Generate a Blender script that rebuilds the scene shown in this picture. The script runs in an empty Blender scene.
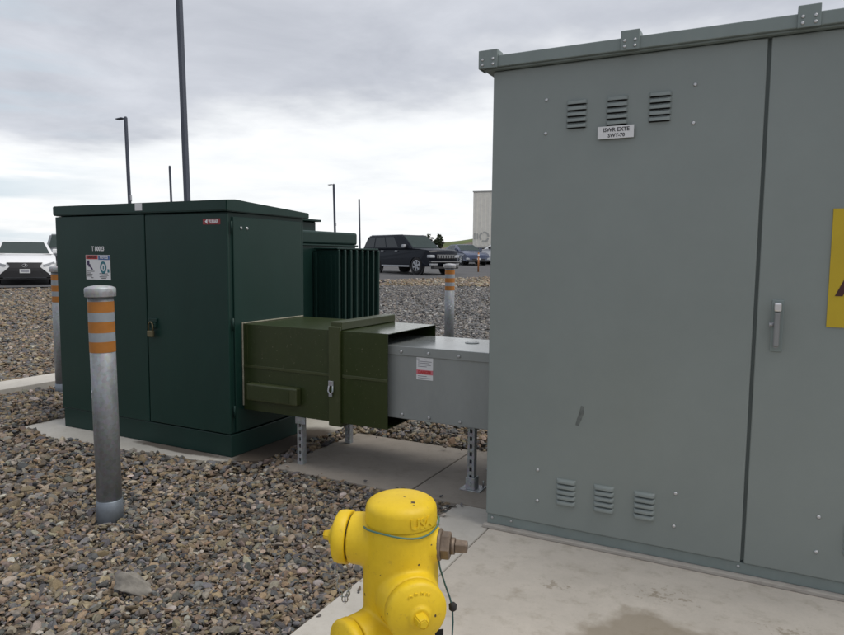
import bpy, bmesh, math, random
import numpy as np
from mathutils import Vector, Matrix, Euler
from math import pi, sin, cos, radians, hypot, atan2
random.seed(7); rng = np.random.default_rng(11)
S = bpy.context.scene
COL = S.collection

# ------------------------------------------------------------------ materials
def nt(name):
    m = bpy.data.materials.new(name); m.use_nodes = True
    n = m.node_tree.nodes; l = m.node_tree.links
    b = n['Principled BSDF']
    return m, n, l, b

def ramp(n, stops):
    r = n.new('ShaderNodeValToRGB'); e = r.color_ramp.elements
    while len(e) < len(stops): e.new(0.5)
    for k, (p, c) in enumerate(stops):
        e[k].position = p; e[k].color = (*c, 1) if len(c) == 3 else c
    return r

def noise(n, l, scale, detail=4, rough=.6, coord='Object', stretch=None):
    tc = n.new('ShaderNodeTexCoord'); t = n.new('ShaderNodeTexNoise')
    t.inputs['Scale'].default_value = scale; t.inputs['Detail'].default_value = detail
    t.inputs['Roughness'].default_value = rough
    if stretch:
        mp = n.new('ShaderNodeMapping'); mp.inputs['Scale'].default_value = stretch
        l.new(tc.outputs[coord], mp.inputs['Vector']); l.new(mp.outputs[0], t.inputs['Vector'])
    else:
        l.new(tc.outputs[coord], t.inputs['Vector'])
    return t

def paint(name, c, rough=.5, var=.12, metal=0, bump=.0, scale=3, bscale=120, spec=.5, coat=0, stretch=None):
    """painted or plain surface with slight mottling, uneven gloss and a fine texture"""
    m, n, l, b = nt(name)
    t = noise(n, l, scale, 6, .65, stretch=stretch)
    r = ramp(n, [(.3, tuple(x*(1-var) for x in c)), (.7, tuple(min(1, x*(1+var)) for x in c))])
    l.new(t.outputs['Fac'], r.inputs[0]); l.new(r.outputs[0], b.inputs['Base Color'])
    rr = n.new('ShaderNodeMapRange'); rr.inputs['To Min'].default_value = max(.02, rough-.08); rr.inputs['To Max'].default_value = min(1, rough+.08)
    l.new(t.outputs['Fac'], rr.inputs['Value']); l.new(rr.outputs[0], b.inputs['Roughness'])
    b.inputs['Metallic'].default_value = metal
    b.inputs['Specular IOR Level'].default_value = spec
    if coat: b.inputs['Coat Weight'].default_value = coat; b.inputs['Coat Roughness'].default_value = .05
    if bump:
        t2 = noise(n, l, bscale, 3, .6)
        bp = n.new('ShaderNodeBump'); bp.inputs['Strength'].default_value = bump; bp.inputs['Distance'].default_value = .003
        l.new(t2.outputs['Fac'], bp.inputs['Height']); l.new(bp.outputs[0], b.inputs['Normal'])
    return m

def dusty(name, c, dust, rough=.45, amount=.5, spots=None, bump=.12, wave=True, streak=(1, 1, .35), var=.1, spec=.5):
    """sheet-metal paint with dirt runs, scattered specks and a faint buckle in the panel"""
    m, n, l, b = nt(name)
    t = noise(n, l, 2.2, 7, .7, stretch=streak)
    t2 = noise(n, l, 26, 5, .75, stretch=(1, 1, .5))
    r = ramp(n, [(.35, tuple(x*(1-var) for x in c)), (.68, tuple(x*(1+var) for x in c))])
    l.new(t.outputs['Fac'], r.inputs[0])
    mx = n.new('ShaderNodeMix'); mx.data_type = 'RGBA'
    r2 = ramp(n, [(.56, (0, 0, 0)), (.8, (amount,)*3)])
    l.new(t2.outputs['Fac'], r2.inputs[0]); l.new(r2.outputs[0], mx.inputs['Factor'])
    l.new(r.outputs[0], mx.inputs['A']); mx.inputs['B'].default_value = (*dust, 1)
    out = mx.outputs['Result']
    if spots:
        t3 = noise(n, l, 75, 2, .5)
        r3 = ramp(n, [(.70, (0, 0, 0)), (.74, (.8,)*3)])
        l.new(t3.outputs['Fac'], r3.inputs[0])
        m2 = n.new('ShaderNodeMix'); m2.data_type = 'RGBA'
        l.new(r3.outputs[0], m2.inputs['Factor']); l.new(out, m2.inputs['A']); m2.inputs['B'].default_value = (*spots, 1)
        out = m2.outputs['Result']
    l.new(out, b.inputs['Base Color'])
    b.inputs['Specular IOR Level'].default_value = spec
    rr = n.new('ShaderNodeMapRange'); rr.inputs['To Min'].default_value = rough-.06; rr.inputs['To Max'].default_value = min(1, rough+.14)
    l.new(t2.outputs['Fac'], rr.inputs['Value']); l.new(rr.outputs[0], b.inputs['Roughness'])
    tb = noise(n, l, 1.3, 2, .4); tf = noise(n, l, 320, 2, .5)
    bp = n.new('ShaderNodeBump'); bp.inputs['Strength'].default_value = .35 if wave else .05; bp.inputs['Distance'].default_value = .02
    bp2 = n.new('ShaderNodeBump'); bp2.inputs['Strength'].default_value = bump; bp2.inputs['Distance'].default_value = .001
    l.new(tb.outputs['Fac'], bp.inputs['Height']); l.new(tf.outputs['Fac'], bp2.inputs['Height'])
    l.new(bp.outputs[0], bp2.inputs['Normal']); l.new(bp2.outputs[0], b.inputs['Normal'])
    return m

def concrete(name, base, stain, damp_and_shade=False, damp_shade_col=None):
    m, n, l, b = nt(name)
    t = noise(n, l, 1.6, 8, .7); t2 = noise(n, l, 8, 6, .7); t3 = noise(n, l, 60, 4, .7); t4 = noise(n, l, 600, 2, .6)
    r = ramp(n, [(.3, tuple(x*.82 for x in base)), (.7, tuple(x*1.12 for x in base))])
    l.new(t.outputs['Fac'], r.inputs[0])
    def mix(prev, fac, col):
        x = n.new('ShaderNodeMix'); x.data_type = 'RGBA'; l.new(fac, x.inputs['Factor']); l.new(prev, x.inputs['A'])
        x.inputs['B'].default_value = (*col, 1); return x.outputs['Result']
    r2 = ramp(n, [(.52, (0, 0, 0)), (.75, (.55,)*3)]); l.new(t2.outputs['Fac'], r2.inputs[0])
    c = mix(r.outputs[0], r2.outputs[0], stain)
    r3 = ramp(n, [(.55, (0, 0, 0)), (.8, (.4,)*3)]); l.new(t3.outputs['Fac'], r3.inputs[0])
    c = mix(c, r3.outputs[0], tuple(x*.6 for x in base))
    r4 = ramp(n, [(.3, (.25,)*3), (.5, (0, 0, 0))]); l.new(t4.outputs['Fac'], r4.inputs[0])
    c = mix(c, r4.outputs[0], tuple(x*.5 for x in base))
    rough = .85
    if damp_and_shade:   # damp patches and painted-in shade on the slab, each with its own outline
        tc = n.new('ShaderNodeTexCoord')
        for (px, py, rx, ry, k, nsc, amp) in damp_and_shade:
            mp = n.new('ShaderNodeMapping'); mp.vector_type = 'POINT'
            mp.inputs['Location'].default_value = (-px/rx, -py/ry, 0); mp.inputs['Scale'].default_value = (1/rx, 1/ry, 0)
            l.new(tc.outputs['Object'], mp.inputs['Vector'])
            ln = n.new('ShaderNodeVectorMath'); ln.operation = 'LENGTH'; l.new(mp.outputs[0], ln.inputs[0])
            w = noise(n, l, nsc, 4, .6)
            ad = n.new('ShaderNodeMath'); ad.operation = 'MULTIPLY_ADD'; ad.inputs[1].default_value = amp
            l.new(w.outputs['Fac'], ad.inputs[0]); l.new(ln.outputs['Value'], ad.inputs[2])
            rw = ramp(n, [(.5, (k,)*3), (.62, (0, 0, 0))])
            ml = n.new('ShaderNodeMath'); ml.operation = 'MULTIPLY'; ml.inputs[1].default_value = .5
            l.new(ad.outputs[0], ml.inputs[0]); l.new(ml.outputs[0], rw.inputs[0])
            c = mix(c, rw.outputs[0], damp_shade_col or stain)
    l.new(c, b.inputs['Base Color'])
    b.inputs['Roughness'].default_value = rough; b.inputs['Specular IOR Level'].default_value = .3
    bp = n.new('ShaderNodeBump'); bp.inputs['Strength'].default_value = .35; bp.inputs['Distance'].default_value = .002
    l.new(t4.outputs['Fac'], bp.inputs['Height']); l.new(bp.outputs[0], b.inputs['Normal'])
    return m

def galv(name, c=(.36, .39, .42), rough=.5, metal=.55):
    m, n, l, b = nt(name)
    tc = n.new('ShaderNodeTexCoord'); v = n.new('ShaderNodeTexVoronoi'); v.inputs['Scale'].default_value = 55
    l.new(tc.outputs['Object'], v.inputs['Vector'])
    t = noise(n, l, 7, 6, .7, stretch=(1, 1, .3))
    mx = n.new('ShaderNodeMix'); mx.data_type = 'RGBA'; mx.blend_type = 'OVERLAY'; mx.inputs['Factor'].default_value = .16
    r = ramp(n, [(.3, tuple(x*.7 for x in c)), (.7, tuple(x*1.18 for x in c))]); l.new(t.outputs['Fac'], r.inputs[0])
    l.new(r.outputs[0], mx.inputs['A']); l.new(v.outputs['Color'], mx.inputs['B'])
    hs = n.new('ShaderNodeHueSaturation'); hs.inputs['Saturation'].default_value = .45; l.new(mx.outputs['Result'], hs.inputs['Color'])
    l.new(hs.outputs[0], b.inputs['Base Color']); b.inputs['Metallic'].default_value = metal
    rr = n.new('ShaderNodeMapRange'); rr.inputs['To Min'].default_value = rough-.1; rr.inputs['To Max'].default_value = rough+.15
    l.new(t.outputs['Fac'], rr.inputs['Value']); l.new(rr.outputs[0], b.inputs['Roughness'])
    return m

M = {}
M['grey_green'] = dusty('grey_green_enamel', (.218, .250, .241), (.25, .272, .262), rough=.29, amount=.18, bump=.06, streak=(1, 1, 1), var=.035)
M['grey_green_trim'] = dusty('grey_green_trim', (.20, .242, .236), (.28, .29, .28), rough=.42, amount=.25, bump=.06, wave=False)
M['bottle_green'] = dusty('bottle_green_enamel', (.010, .036, .029), (.04, .055, .043), rough=.34, spec=.28, amount=.16, bump=.06)
M['bottle_green_flat'] = dusty('bottle_green_plain', (.010, .034, .028), (.035, .05, .04), rough=.40, spec=.28, amount=.14, bump=.05, wave=False)
M['olive'] = dusty('olive_green_paint', (.028, .041, .012), (.10, .10, .05), rough=.30, amount=.30, spots=(.13, .13, .08), bump=.1)
M['olive_gloss'] = dusty('olive_green_gloss', (.028, .041, .012), (.09, .095, .045), rough=.14, amount=.15, spots=(.13, .13, .08), bump=.03, wave=False)
M['olive_trim'] = dusty('olive_green_trim', (.043, .054, .019), (.14, .135, .08), rough=.34, amount=.4, bump=.1, wave=False)
M['duct_grey'] = dusty('pale_grey_enamel', (.27, .29, .285), (.34, .33, .29), rough=.15, amount=.2, bump=.06)
M['galv'] = galv('galvanised_steel', (.34, .37, .41), .48)
M['galv_pipe'] = galv('galvanised_pipe', (.235, .265, .30), .46, .45)
M['cap_metal'] = galv('cast_cap_metal', (.36, .385, .41), .5, .4)
M['bolt'] = paint('bolt_steel', (.55, .56, .57), .4, .1, metal=.7)
M['chrome'] = paint('brushed_chrome', (.72, .72, .73), .3, .08, metal=.9)
M['orange'] = paint('orange_reflective_tape', (.37, .14, .02), .55, .12, bump=.05, scale=14)
M['silver_tape'] = paint('silver_reflective_tape', (.27, .30, .33), .5, .1, scale=14)
M['dark'] = paint('dark_void', (.012, .013, .013), .8)
M['black_rubber'] = paint('black_rubber', (.018, .018, .019), .8, .2)
M['black_plastic'] = paint('black_plastic', (.02, .02, .022), .45, .1)
M['white_label'] = paint('white_label', (.68, .69, .70), .5, .06)
M['ink'] = paint('black_ink', (.03, .03, .035), .6)
M['red_ink'] = paint('red_ink', (.50, .03, .03), .5)
M['deep_red'] = paint('deep_red_plate', (.26, .03, .035), .5)
M['scrape'] = paint('pale_scrape', (.55, .57, .60), .6)
M['faint'] = paint('faint_print', (.22, .22, .25), .6)
M['pink_ink'] = paint('pink_ink', (.62, .18, .22), .5)
M['blue_ink'] = paint('blue_ink', (.03, .10, .28), .5)
M['teal_ink'] = paint('teal_ink', (.03, .16, .2), .5)
M['white_ink'] = paint('white_ink', (.75, .75, .76), .5)
M['sign_yellow'] = paint('yellow_sign', (.50, .36, .012), .5, .06)
M['sign_red'] = paint('dark_red_lettering', (.05, .012, .010), .5)
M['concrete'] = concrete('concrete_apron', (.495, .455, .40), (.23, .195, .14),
    damp_shade_col=(.17, .135, .085), damp_and_shade=[(.10, .84, .40, .44, .62, 5, .8), (-.40, 1.20, .30, .22, .5, 30, 2.2), (.05, 1.34, .50, .26, .55, 30, 2.2), (.55, 1.26, .40, .26, .5, 30, 2.2)])
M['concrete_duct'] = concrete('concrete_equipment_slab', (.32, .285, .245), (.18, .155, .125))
M['concrete_pad'] = concrete('concrete_pad', (.50, .475, .43), (.37, .34, .285))
M['concrete_damp_shade'] = concrete('concrete_pad_damp_shaded', (.48, .46, .415), (.37, .34, .285), damp_shade_col=(.06, .045, .033), damp_and_shade=[(-3.30, 4.10, .34, .62, .95, 3, .45), (-3.95, 3.60, .62, .085, .85, 5, .8)])  # damp plus the shade beside the transformer, both painted into the pad colour
M['grout'] = concrete('grout_strip', (.40, .375, .34), (.22, .19, .165))
M['asphalt'] = paint('asphalt', (.075, .075, .078), .9, .25, bump=.6, scale=.8, bscale=60)
M['tyre'] = paint('tyre_rubber', (.02, .02, .021), .85, .15)
M['rim'] = paint('alloy_rim', (.45, .46, .48), .35, .1, metal=.7)
M['glass'] = paint('car_glass', (.030, .035, .038), .08, .1, spec=.5)
M['windshield'] = paint('car_windshield', (.03, .045, .042), .22, .1, spec=.12)
M['navy_car'] = paint('dark_navy_car_paint', (.004, .0065, .013), .35, .05, coat=.06, spec=.2)
M['white_car'] = paint('white_car_paint', (.80, .81, .82), .3, .03, coat=.6)
M['blue_car'] = paint('blue_car_paint', (.03, .045, .10), .28, .05, coat=.6)
M['grey_car'] = paint('grey_car_paint', (.10, .11, .12), .28, .05, coat=.6)
M['lamp_glass'] = paint('headlight_glass', (.42, .44, .47), .15, .2, spec=.8)
M['pole'] = paint('dark_blue_grey_pole_paint', (.055, .065, .09), .5, .1)
M['container'] = paint('off_white_ribbed_steel', (.82, .79, .71), .6, .08)
M['hill_grass'] = paint('hill_grass', (.085, .11, .03), .95, .3, scale=.15)
M['bark'] = paint('bark', (.06, .05, .04), .9)
M['leaf'] = paint('dark_leaf', (.030, .042, .018), .8, .35, scale=2)
M['wire'] = paint('grey_green_wire', (.07, .16, .12), .5)
M['wire_dark'] = paint('dark_teal_wire', (.02, .075, .075), .5)
M['handle_zinc'] = paint('dull_zinc_handle', (.24, .25, .255), .42, .12, metal=.4)
M['brass'] = paint('aged_brass', (.19, .145, .11), .55, .3, metal=.35, scale=30, bump=.2, bscale=200)
M['padlock'] = paint('weathered_padlock', (.16, .14, .08), .45, .2, metal=.7)
M['cobble'] = paint('grey_cobble', (.22, .205, .18), .9, .3, bump=.7, scale=14, bscale=60)

def hydrant_mat():
    m, n, l, b = nt('yellow_hydrant_enamel')
    t = noise(n, l, 9, 6, .7); t2 = noise(n, l, 48, 4, .7)
    r = ramp(n, [(.3, (.65, .435, .011)), (.7, (.77, .535, .017))]); l.new(t.outputs['Fac'], r.inputs[0])
    r2 = ramp(n, [(.60, (0, 0, 0)), (.72, (.5,)*3)]); l.new(t2.outputs['Fac'], r2.inputs[0])
    mx = n.new('ShaderNodeMix'); mx.data_type = 'RGBA'; l.new(r2.outputs[0], mx.inputs['Factor'])
    l.new(r.outputs[0], mx.inputs['A']); mx.inputs['B'].default_value = (.44, .27, .03, 1)
    t3 = noise(n, l, 30, 2, .5); r3 = ramp(n, [(.712, (0, 0, 0)), (.720, (1, 1, 1))]); l.new(t3.outputs['Fac'], r3.inputs[0])
    m2 = n.new('ShaderNodeMix'); m2.data_type = 'RGBA'; l.new(r3.outputs[0], m2.inputs['Factor'])
    l.new(mx.outputs['Result'], m2.inputs['A']); m2.inputs['B'].default_value = (.06, .035, .02, 1)
    l.new(m2.outputs['Result'], b.inputs['Base Color'])
    rr = n.new('ShaderNodeMapRange'); rr.inputs['To Min'].default_value = .38; rr.inputs['To Max'].default_value = .6
    l.new(t2.outputs['Fac'], rr.inputs['Value']); l.new(rr.outputs[0], b.inputs['Roughness'])
    b.inputs['Specular IOR Level'].default_value = .4
    tb = noise(n, l, 60, 5, .7)
    bp = n.new('ShaderNodeBump'); bp.inputs['Strength'].default_value = .3; bp.inputs['Distance'].default_value = .002
    l.new(tb.outputs['Fac'], bp.inputs['Height']); l.new(bp.outputs[0], b.inputs['Normal'])
    return m
M['hydrant'] = hydrant_mat()

def stone_mat():
    m, n, l, b = nt('mixed_river_stone')
    a = n.new('ShaderNodeAttribute'); a.attribute_name = 'stone_colour'
    t = noise(n, l, 70, 5, .7)
    r = ramp(n, [(.25, (.62,)*3), (.75, (1.25,)*3)]); l.new(t.outputs['Fac'], r.inputs[0])
    mx = n.new('ShaderNodeMix'); mx.data_type = 'RGBA'; mx.blend_type = 'MULTIPLY'; mx.inputs['Factor'].default_value = 1
    l.new(a.outputs['Color'], mx.inputs['A']); l.new(r.outputs[0], mx.inputs['B'])
    l.new(mx.outputs['Result'], b.inputs['Base Color']); b.inputs['Roughness'].default_value = .85; b.inputs['Specular IOR Level'].default_value = .25
    bp = n.new('ShaderNodeBump'); bp.inputs['Strength'].default_value = .4; bp.inputs['Distance'].default_value = .004
    l.new(t.outputs['Fac'], bp.inputs['Height']); l.new(bp.outputs[0], b.inputs['Normal'])
    return m
M['stone'] = stone_mat()

def soil_mat():
    m, n, l, b = nt('gravel_bed')
    tc = n.new('ShaderNodeTexCoord'); v = n.new('ShaderNodeTexVoronoi'); v.inputs['Scale'].default_value = 22
    l.new(tc.outputs['Object'], v.inputs['Vector'])
    r = ramp(n, [(0, (.085, .075, .062)), (.35, (.15, .125, .10)), (.6, (.12, .118, .115)), (.85, (.22, .18, .135)), (1, (.24, .22, .19))])
    sp = n.new('ShaderNodeSeparateColor'); l.new(v.outputs['Color'], sp.inputs[0]); l.new(sp.outputs[0], r.inputs[0])
    l.new(r.outputs[0], b.inputs['Base Color']); b.inputs['Roughness'].default_value = .95; b.inputs['Specular IOR Level'].default_value = .2
    bp = n.new('ShaderNodeBump'); bp.inputs['Strength'].default_value = 1; bp.inputs['Distance'].default_value = .03; bp.invert = True
    l.new(v.outputs['Distance'], bp.inputs['Height']); l.new(bp.outputs[0], b.inputs['Normal'])
    return m
M['soil'] = soil_mat()

# ------------------------------------------------------------------ mesh helpers
def frame(axis):
    a = Vector(axis).normalized()
    h = Vector((0, 0, 1)) if abs(a.z) < .9 else Vector((1, 0, 0))
    x = h.cross(a).normalized(); y = a.cross(x)
    return x, y, a

class MB:
    def __init__(s): s.bm = bmesh.new()
    def box(s, lo, hi, bevel=0, seg=2, mat=None):
        lo, hi = Vector(lo), Vector(hi); c = (lo+hi)/2; d = hi-lo
        g = bmesh.ops.create_cube(s.bm, size=1)
        vs = g['verts']
        for v in vs: v.co = Vector((v.co.x*d.x, v.co.y*d.y, v.co.z*d.z)) + c
        es = list({e for v in vs for e in v.link_edges})
        if bevel:
            r = bmesh.ops.bevel(s.bm, geom=es, offset=min(bevel, .45*min(abs(x) for x in d)), segments=seg, affect='EDGES', profile=.5)
            vs = list({v for f in r['faces'] for v in f.verts} | {v for v in vs if v.is_valid})
        if mat is not None:
            for v in vs: v.co = mat @ v.co
        return s
    def ring(s, c, x, y, r, n): return [s.bm.verts.new(c + x*(r*cos(2*pi*k/n)) + y*(r*sin(2*pi*k/n))) for k in range(n)]
    def lathe(s, o, axis, prof, n=32, cap0=True, cap1=True, smooth=True):
        """prof: (distance along axis, radius)"""
        x, y, a = frame(axis); o = Vector(o)
        R = [s.ring(o + a*t, x, y, max(r, 1e-5), n) for t, r in prof]
        for A, B in zip(R, R[1:]):
            for k in range(n):
                f = s.bm.faces.new((A[k], A[(k+1) % n], B[(k+1) % n], B[k])); f.smooth = smooth
        if cap0: s.bm.faces.new(R[0][::-1])
        if cap1: s.bm.faces.new(R[-1])
        return s
    def cyl(s, p0, p1, r0, r1=None, n=20, smooth=True):
        p0, p1 = Vector(p0), Vector(p1)
        return s.lathe(p0, p1-p0, [(0, r0), ((p1-p0).length, r0 if r1 is None else r1)], n, smooth=smooth)
    def tube(s, pts, r, n=8, closed=False):
        pts = [Vector(p) for p in pts]; R = []; N = len(pts); prev = None
        for k, p in enumerate(pts):
            if closed: d = pts[(k+1) % N] - pts[k-1]
            else: d = pts[min(k+1, N-1)] - pts[max(k-1, 0)]
            d.normalize()
            if prev is None: x = frame(d)[0]
            else: x = (prev - d*prev.dot(d)).normalized()
            prev = x; y = d.cross(x)
            R.append(s.ring(p, x, y, r, n))
        for A, B in list(zip(R, R[1:])) + ([(R[-1], R[0])] if closed else []):
            for k in range(n):
                f = s.bm.faces.new((A[k], A[(k+1) % n], B[(k+1) % n], B[k])); f.smooth = True
        if not closed: s.bm.faces.new(R[0][::-1]); s.bm.faces.new(R[-1])
        return s
    def prism(s, poly, to3, d):
        """poly: 2-D outline; to3(u, v, t) -> 3-D; t from 0 to d"""
        A = [s.bm.verts.new(to3(u, v, 0)) for u, v in poly]; B = [s.bm.verts.new(to3(u, v, d)) for u, v in poly]
        n = len(poly)
        fs = [s.bm.faces.new(A[::-1]), s.bm.faces.new(B)]
        for k in range(n): fs.append(s.bm.faces.new((A[k], A[(k+1) % n], B[(k+1) % n], B[k])))
        return fs
    def quad(s, *ps):
        s.bm.faces.new([s.bm.verts.new(p) for p in ps]); return s
    def add_mesh(s, me, mat=None):
        n0 = len(s.bm.verts); s.bm.from_mesh(me); s.bm.verts.ensure_lookup_table()
        if mat is not None:
            for v in s.bm.verts[n0:]: v.co = mat @ v.co if isinstance(mat, Matrix) else mat(v.co)
        return s
    def build(s, name, mat, parent=None, world=True, recalc=True):
        if recalc: bmesh.ops.recalc_face_normals(s.bm, faces=s.bm.faces[:])
        if world and parent is not None:
            q, off = parent, Vector((0, 0, 0))
            while q is not None: off += q.location; q = q.parent
            for v in s.bm.verts: v.co -= off
        me = bpy.data.meshes.new(name); s.bm.to_mesh(me); s.bm.free()
        me.materials.append(mat)
        o = bpy.data.objects.new(name, me); COL.objects.link(o)
        if parent is not None: o.parent = parent
        return o

def tag(o, label, cat, group=None, kind=None):
    if label: o['label'] = label
    if cat: o['category'] = cat
    if group: o['group'] = group
    if kind: o['kind'] = kind
    return o
def thing(name, label, cat, loc=(0, 0, 0), rz=0, group=None):
    o = bpy.data.objects.new(name, None); o.empty_display_size = .2; COL.objects.link(o)
    o.location = loc; o.rotation_euler = (0, 0, rz)
    return tag(o, label, cat, group)
def copy_tree(o, parent=None):
    c = o.copy(); COL.objects.link(c)
    if parent is not None: c.parent = parent
    for ch in [x for x in bpy.data.objects if x.parent == o]: copy_tree(ch, c)
    return c
def text_mesh(txt, size, mat=None, ext=.0006, align='CENTER', bold=0):
    cu = bpy.data.curves.new('lettering', 'FONT'); cu.body = txt; cu.size = size; cu.extrude = ext; cu.align_x = align; cu.align_y = 'CENTER'
    cu.offset = bold; cu.resolution_u = 2
    o = bpy.data.objects.new('lettering', cu); COL.objects.link(o)
    dg = bpy.context.evaluated_depsgraph_get(); me = bpy.data.meshes.new_from_object(o.evaluated_get(dg))
    bpy.data.objects.remove(o); bpy.data.curves.remove(cu)
    return me
def face_front(x, y, z, sx=1):   # text plane facing -Y
    return Matrix.Translation((x, y, z)) @ Matrix.Rotation(pi/2, 4, 'X') @ Matrix.Diagonal((sx, 1, 1, 1))

# ------------------------------------------------------------------ camera
CY, CP, CR = 0.47632926, 0.09174246, 0.00857306
f = Vector((-sin(CY)*cos(CP), cos(CY)*cos(CP), -sin(CP))); r0 = Vector((cos(CY), sin(CY), 0)); u0 = r0.cross(f)
r_ = r0*cos(CR)+u0*sin(CR); u_ = -r0*sin(CR)+u0*cos(CR)
cam = bpy.data.cameras.new('camera'); co = bpy.data.objects.new('camera', cam); COL.objects.link(co)
co.matrix_world = Matrix(((r_.x, u_.x, -f.x, 0), (r_.y, u_.y, -f.y, 0), (r_.z, u_.z, -f.z, 1.5), (0, 0, 0, 1)))
cam.sensor_width = 36; cam.lens = 36*670/844; cam.clip_start = .05; cam.clip_end = 3000
S.camera = co

# ------------------------------------------------------------------ ground
def G(x, y):
    d = np.hypot(x, y)
    g = .02*np.maximum(0, d-3.5)
    return np.where(g > .8, .8+.35*np.tanh((g-.8)/.35), g)
def hill(x, y):
    # long low grassy rise behind the lot to the right of the parked cars
    h = 5.7*np.exp(-((x+42)/42)**2)*np.exp(-((y-150)/26)**2)
    return h
def coords(a, b, near, step, grow):
    out = [0.0]; st = step
    while out[-1] < b:
        if out[-1] > near: st *= grow
        out.append(out[-1]+st)
    return out
xs = coords(0, 900, 12, .5, 1.09); X = np.array([-x for x in xs[:0:-1]] + xs); Y = X.copy()
gx, gy = np.meshgrid(X, Y); gz_ = G(gx, gy)-.045+hill(gx, gy)
gz_ = np.where((gx > -6.1) & (gx < -2.8) & (gy > 3.1) & (gy < 6.5), np.minimum(gz_, -.04), gz_)   # ground dug out under the pads
gz_ = np.where((gx > -3.6) & (gx < 3.2) & (gy > 2.9) & (gy < 6.0), np.minimum(gz_, -.04), gz_)
nv = len(X)
V = np.stack([gx.ravel(), gy.ravel(), gz_.ravel()], 1)
F = [(j*nv+i, j*nv+i+1, (j+1)*nv+i+1, (j+1)*nv+i) for j in range(nv-1) for i in range(nv-1)]
me = bpy.data.meshes.new('ground'); me.from_pydata(V.tolist(), [], F); me.materials.append(M['soil'])
for p in me.polygons: p.use_smooth = True
g = bpy.data.objects.new('ground', me); COL.objects.link(g); g['kind'] = 'structure'

# hill: separate grassy terrain sheet over the ground far away
def sheet(name, mat, fn, x0, x1, y0, y1, n, mask=None):
    bm = bmesh.new(); xs_ = np.linspace(x0, x1, n); ys_ = np.linspace(y0, y1, n); vv = {}
    for j, y in enumerate(ys_):
        for i, x in enumerate(xs_): vv[i, j] = (x, y)
    made = {}
    def gv(i, j):
        if (i, j) not in made: x, y = vv[i, j]; made[i, j] = bm.verts.new((x, y, float(fn(x, y))))
        return made[i, j]
    for j in range(n-1):
        for i in range(n-1):
            c = ((xs_[i]+xs_[i+1])/2, (ys_[j]+ys_[j+1])/2)
            if mask is None or mask(*c): f_ = bm.faces.new((gv(i, j), gv(i+1, j), gv(i+1, j+1), gv(i, j+1))); f_.smooth = True
    me = bpy.data.meshes.new(name); bm.to_mesh(me); bm.free(); me.materials.append(mat)
    o = bpy.data.objects.new(name, me); COL.objects.link(o); o['kind'] = 'structure'; return o
sheet('hill', M['hill_grass'], lambda x, y: G(x, y)+hill(x, y)+.05+.25*sin(x*.31)*sin(y*.23), -190, 90, 104, 260, 60)

# asphalt lot beyond the gravel: region on the far side of a straight edge
EA, EB = Vector((-20.5, 12.8)), Vector((-12.5, 26.5)); ED = (EB-EA).normalized(); EN = Vector((-ED.y, ED.x))
bm = bmesh.new(); rows = []
for k in range(60):
    s_ = -40 + k*3.2; row = []
    for t in [0, .4, 1, 2, 4, 7, 11, 16, 22, 30, 40, 55, 75, 95]:
        wob = (.10*sin(s_*2.1)+.08*sin(s_*5.3)) if t == 0 else 0
        p = EA + ED*s_ + EN*(t+wob); row.append(bm.verts.new((p.x, p.y, float(G(p.x, p.y))+.012)))
    rows.append(row)
for a, b in zip(rows, rows[1:]):
    for k in range(len(a)-1): bm.faces.new((a[k], b[k], b[k+1], a[k+1])).smooth = True
bmesh.ops.recalc_face_normals(bm, faces=bm.faces[:])
me = bpy.data.meshes.new('parking_lot'); bm.to_mesh(me); bm.free(); me.materials.append(M['asphalt'])
o = bpy.data.objects.new('parking_lot', me); COL.objects.link(o); o['kind'] = 'structure'

# concrete slabs
def slab(name, mat, poly, top=0.0, depth=.15, wav=.0, loc=None):
    m = MB()
    fs = m.prism(poly, lambda u, v, t: Vector((u, v, top-depth+t)), depth)
    es = [e for e in fs[1].edges]
    bmesh.ops.bevel(m.bm, geom=es, offset=.003, segments=2, affect='EDGES')
    o = m.build(name, mat); o['kind'] = 'structure'; return o
def rect(x0, x1, y0, y1, bottom_wobble=0):
    return [(x0, y0), (x1, y0), (x1, y1), (x0, y1)]
o = slab('concrete_apron', M['concrete'], [(x-(-.4), y-1.7) for x, y in rect(-1.309, 2.6, -1.5, 5.3)]); o.location = (-.4, 1.7, 0)
slab('concrete_walk', M['concrete_pad'], rect(-1.618, -1.314, -1.5, 3.62))
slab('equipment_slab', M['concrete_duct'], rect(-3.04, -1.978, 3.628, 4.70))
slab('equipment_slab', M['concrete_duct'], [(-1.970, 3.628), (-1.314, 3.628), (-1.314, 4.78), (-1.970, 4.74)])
PADT = .012
PXS = [-5.7, -5.1, -4.5, -3.9, -3.5, -3.2]; PYS = [3.42, 3.36, 3.385, 3.475, 3.53, 3.68]
def pad_edge(x): return np.interp(x, PXS, PYS) + .015*np.sin(x*9)+.012*np.sin(x*23)
slab('transformer_pad', M['concrete_damp_shade'], [(x, float(pad_edge(x))-.022) for x in np.linspace(-5.62, -3.2, 26)] + [(-3.2, 5.95), (-5.62, 5.95)], top=PADT)
slab('concrete_strip', M['concrete_pad'], [(-7.30, 2.2), (-6.86, 2.2), (-6.80, 4.9), (-7.27, 4.9)], top=.118, depth=.3)

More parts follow.
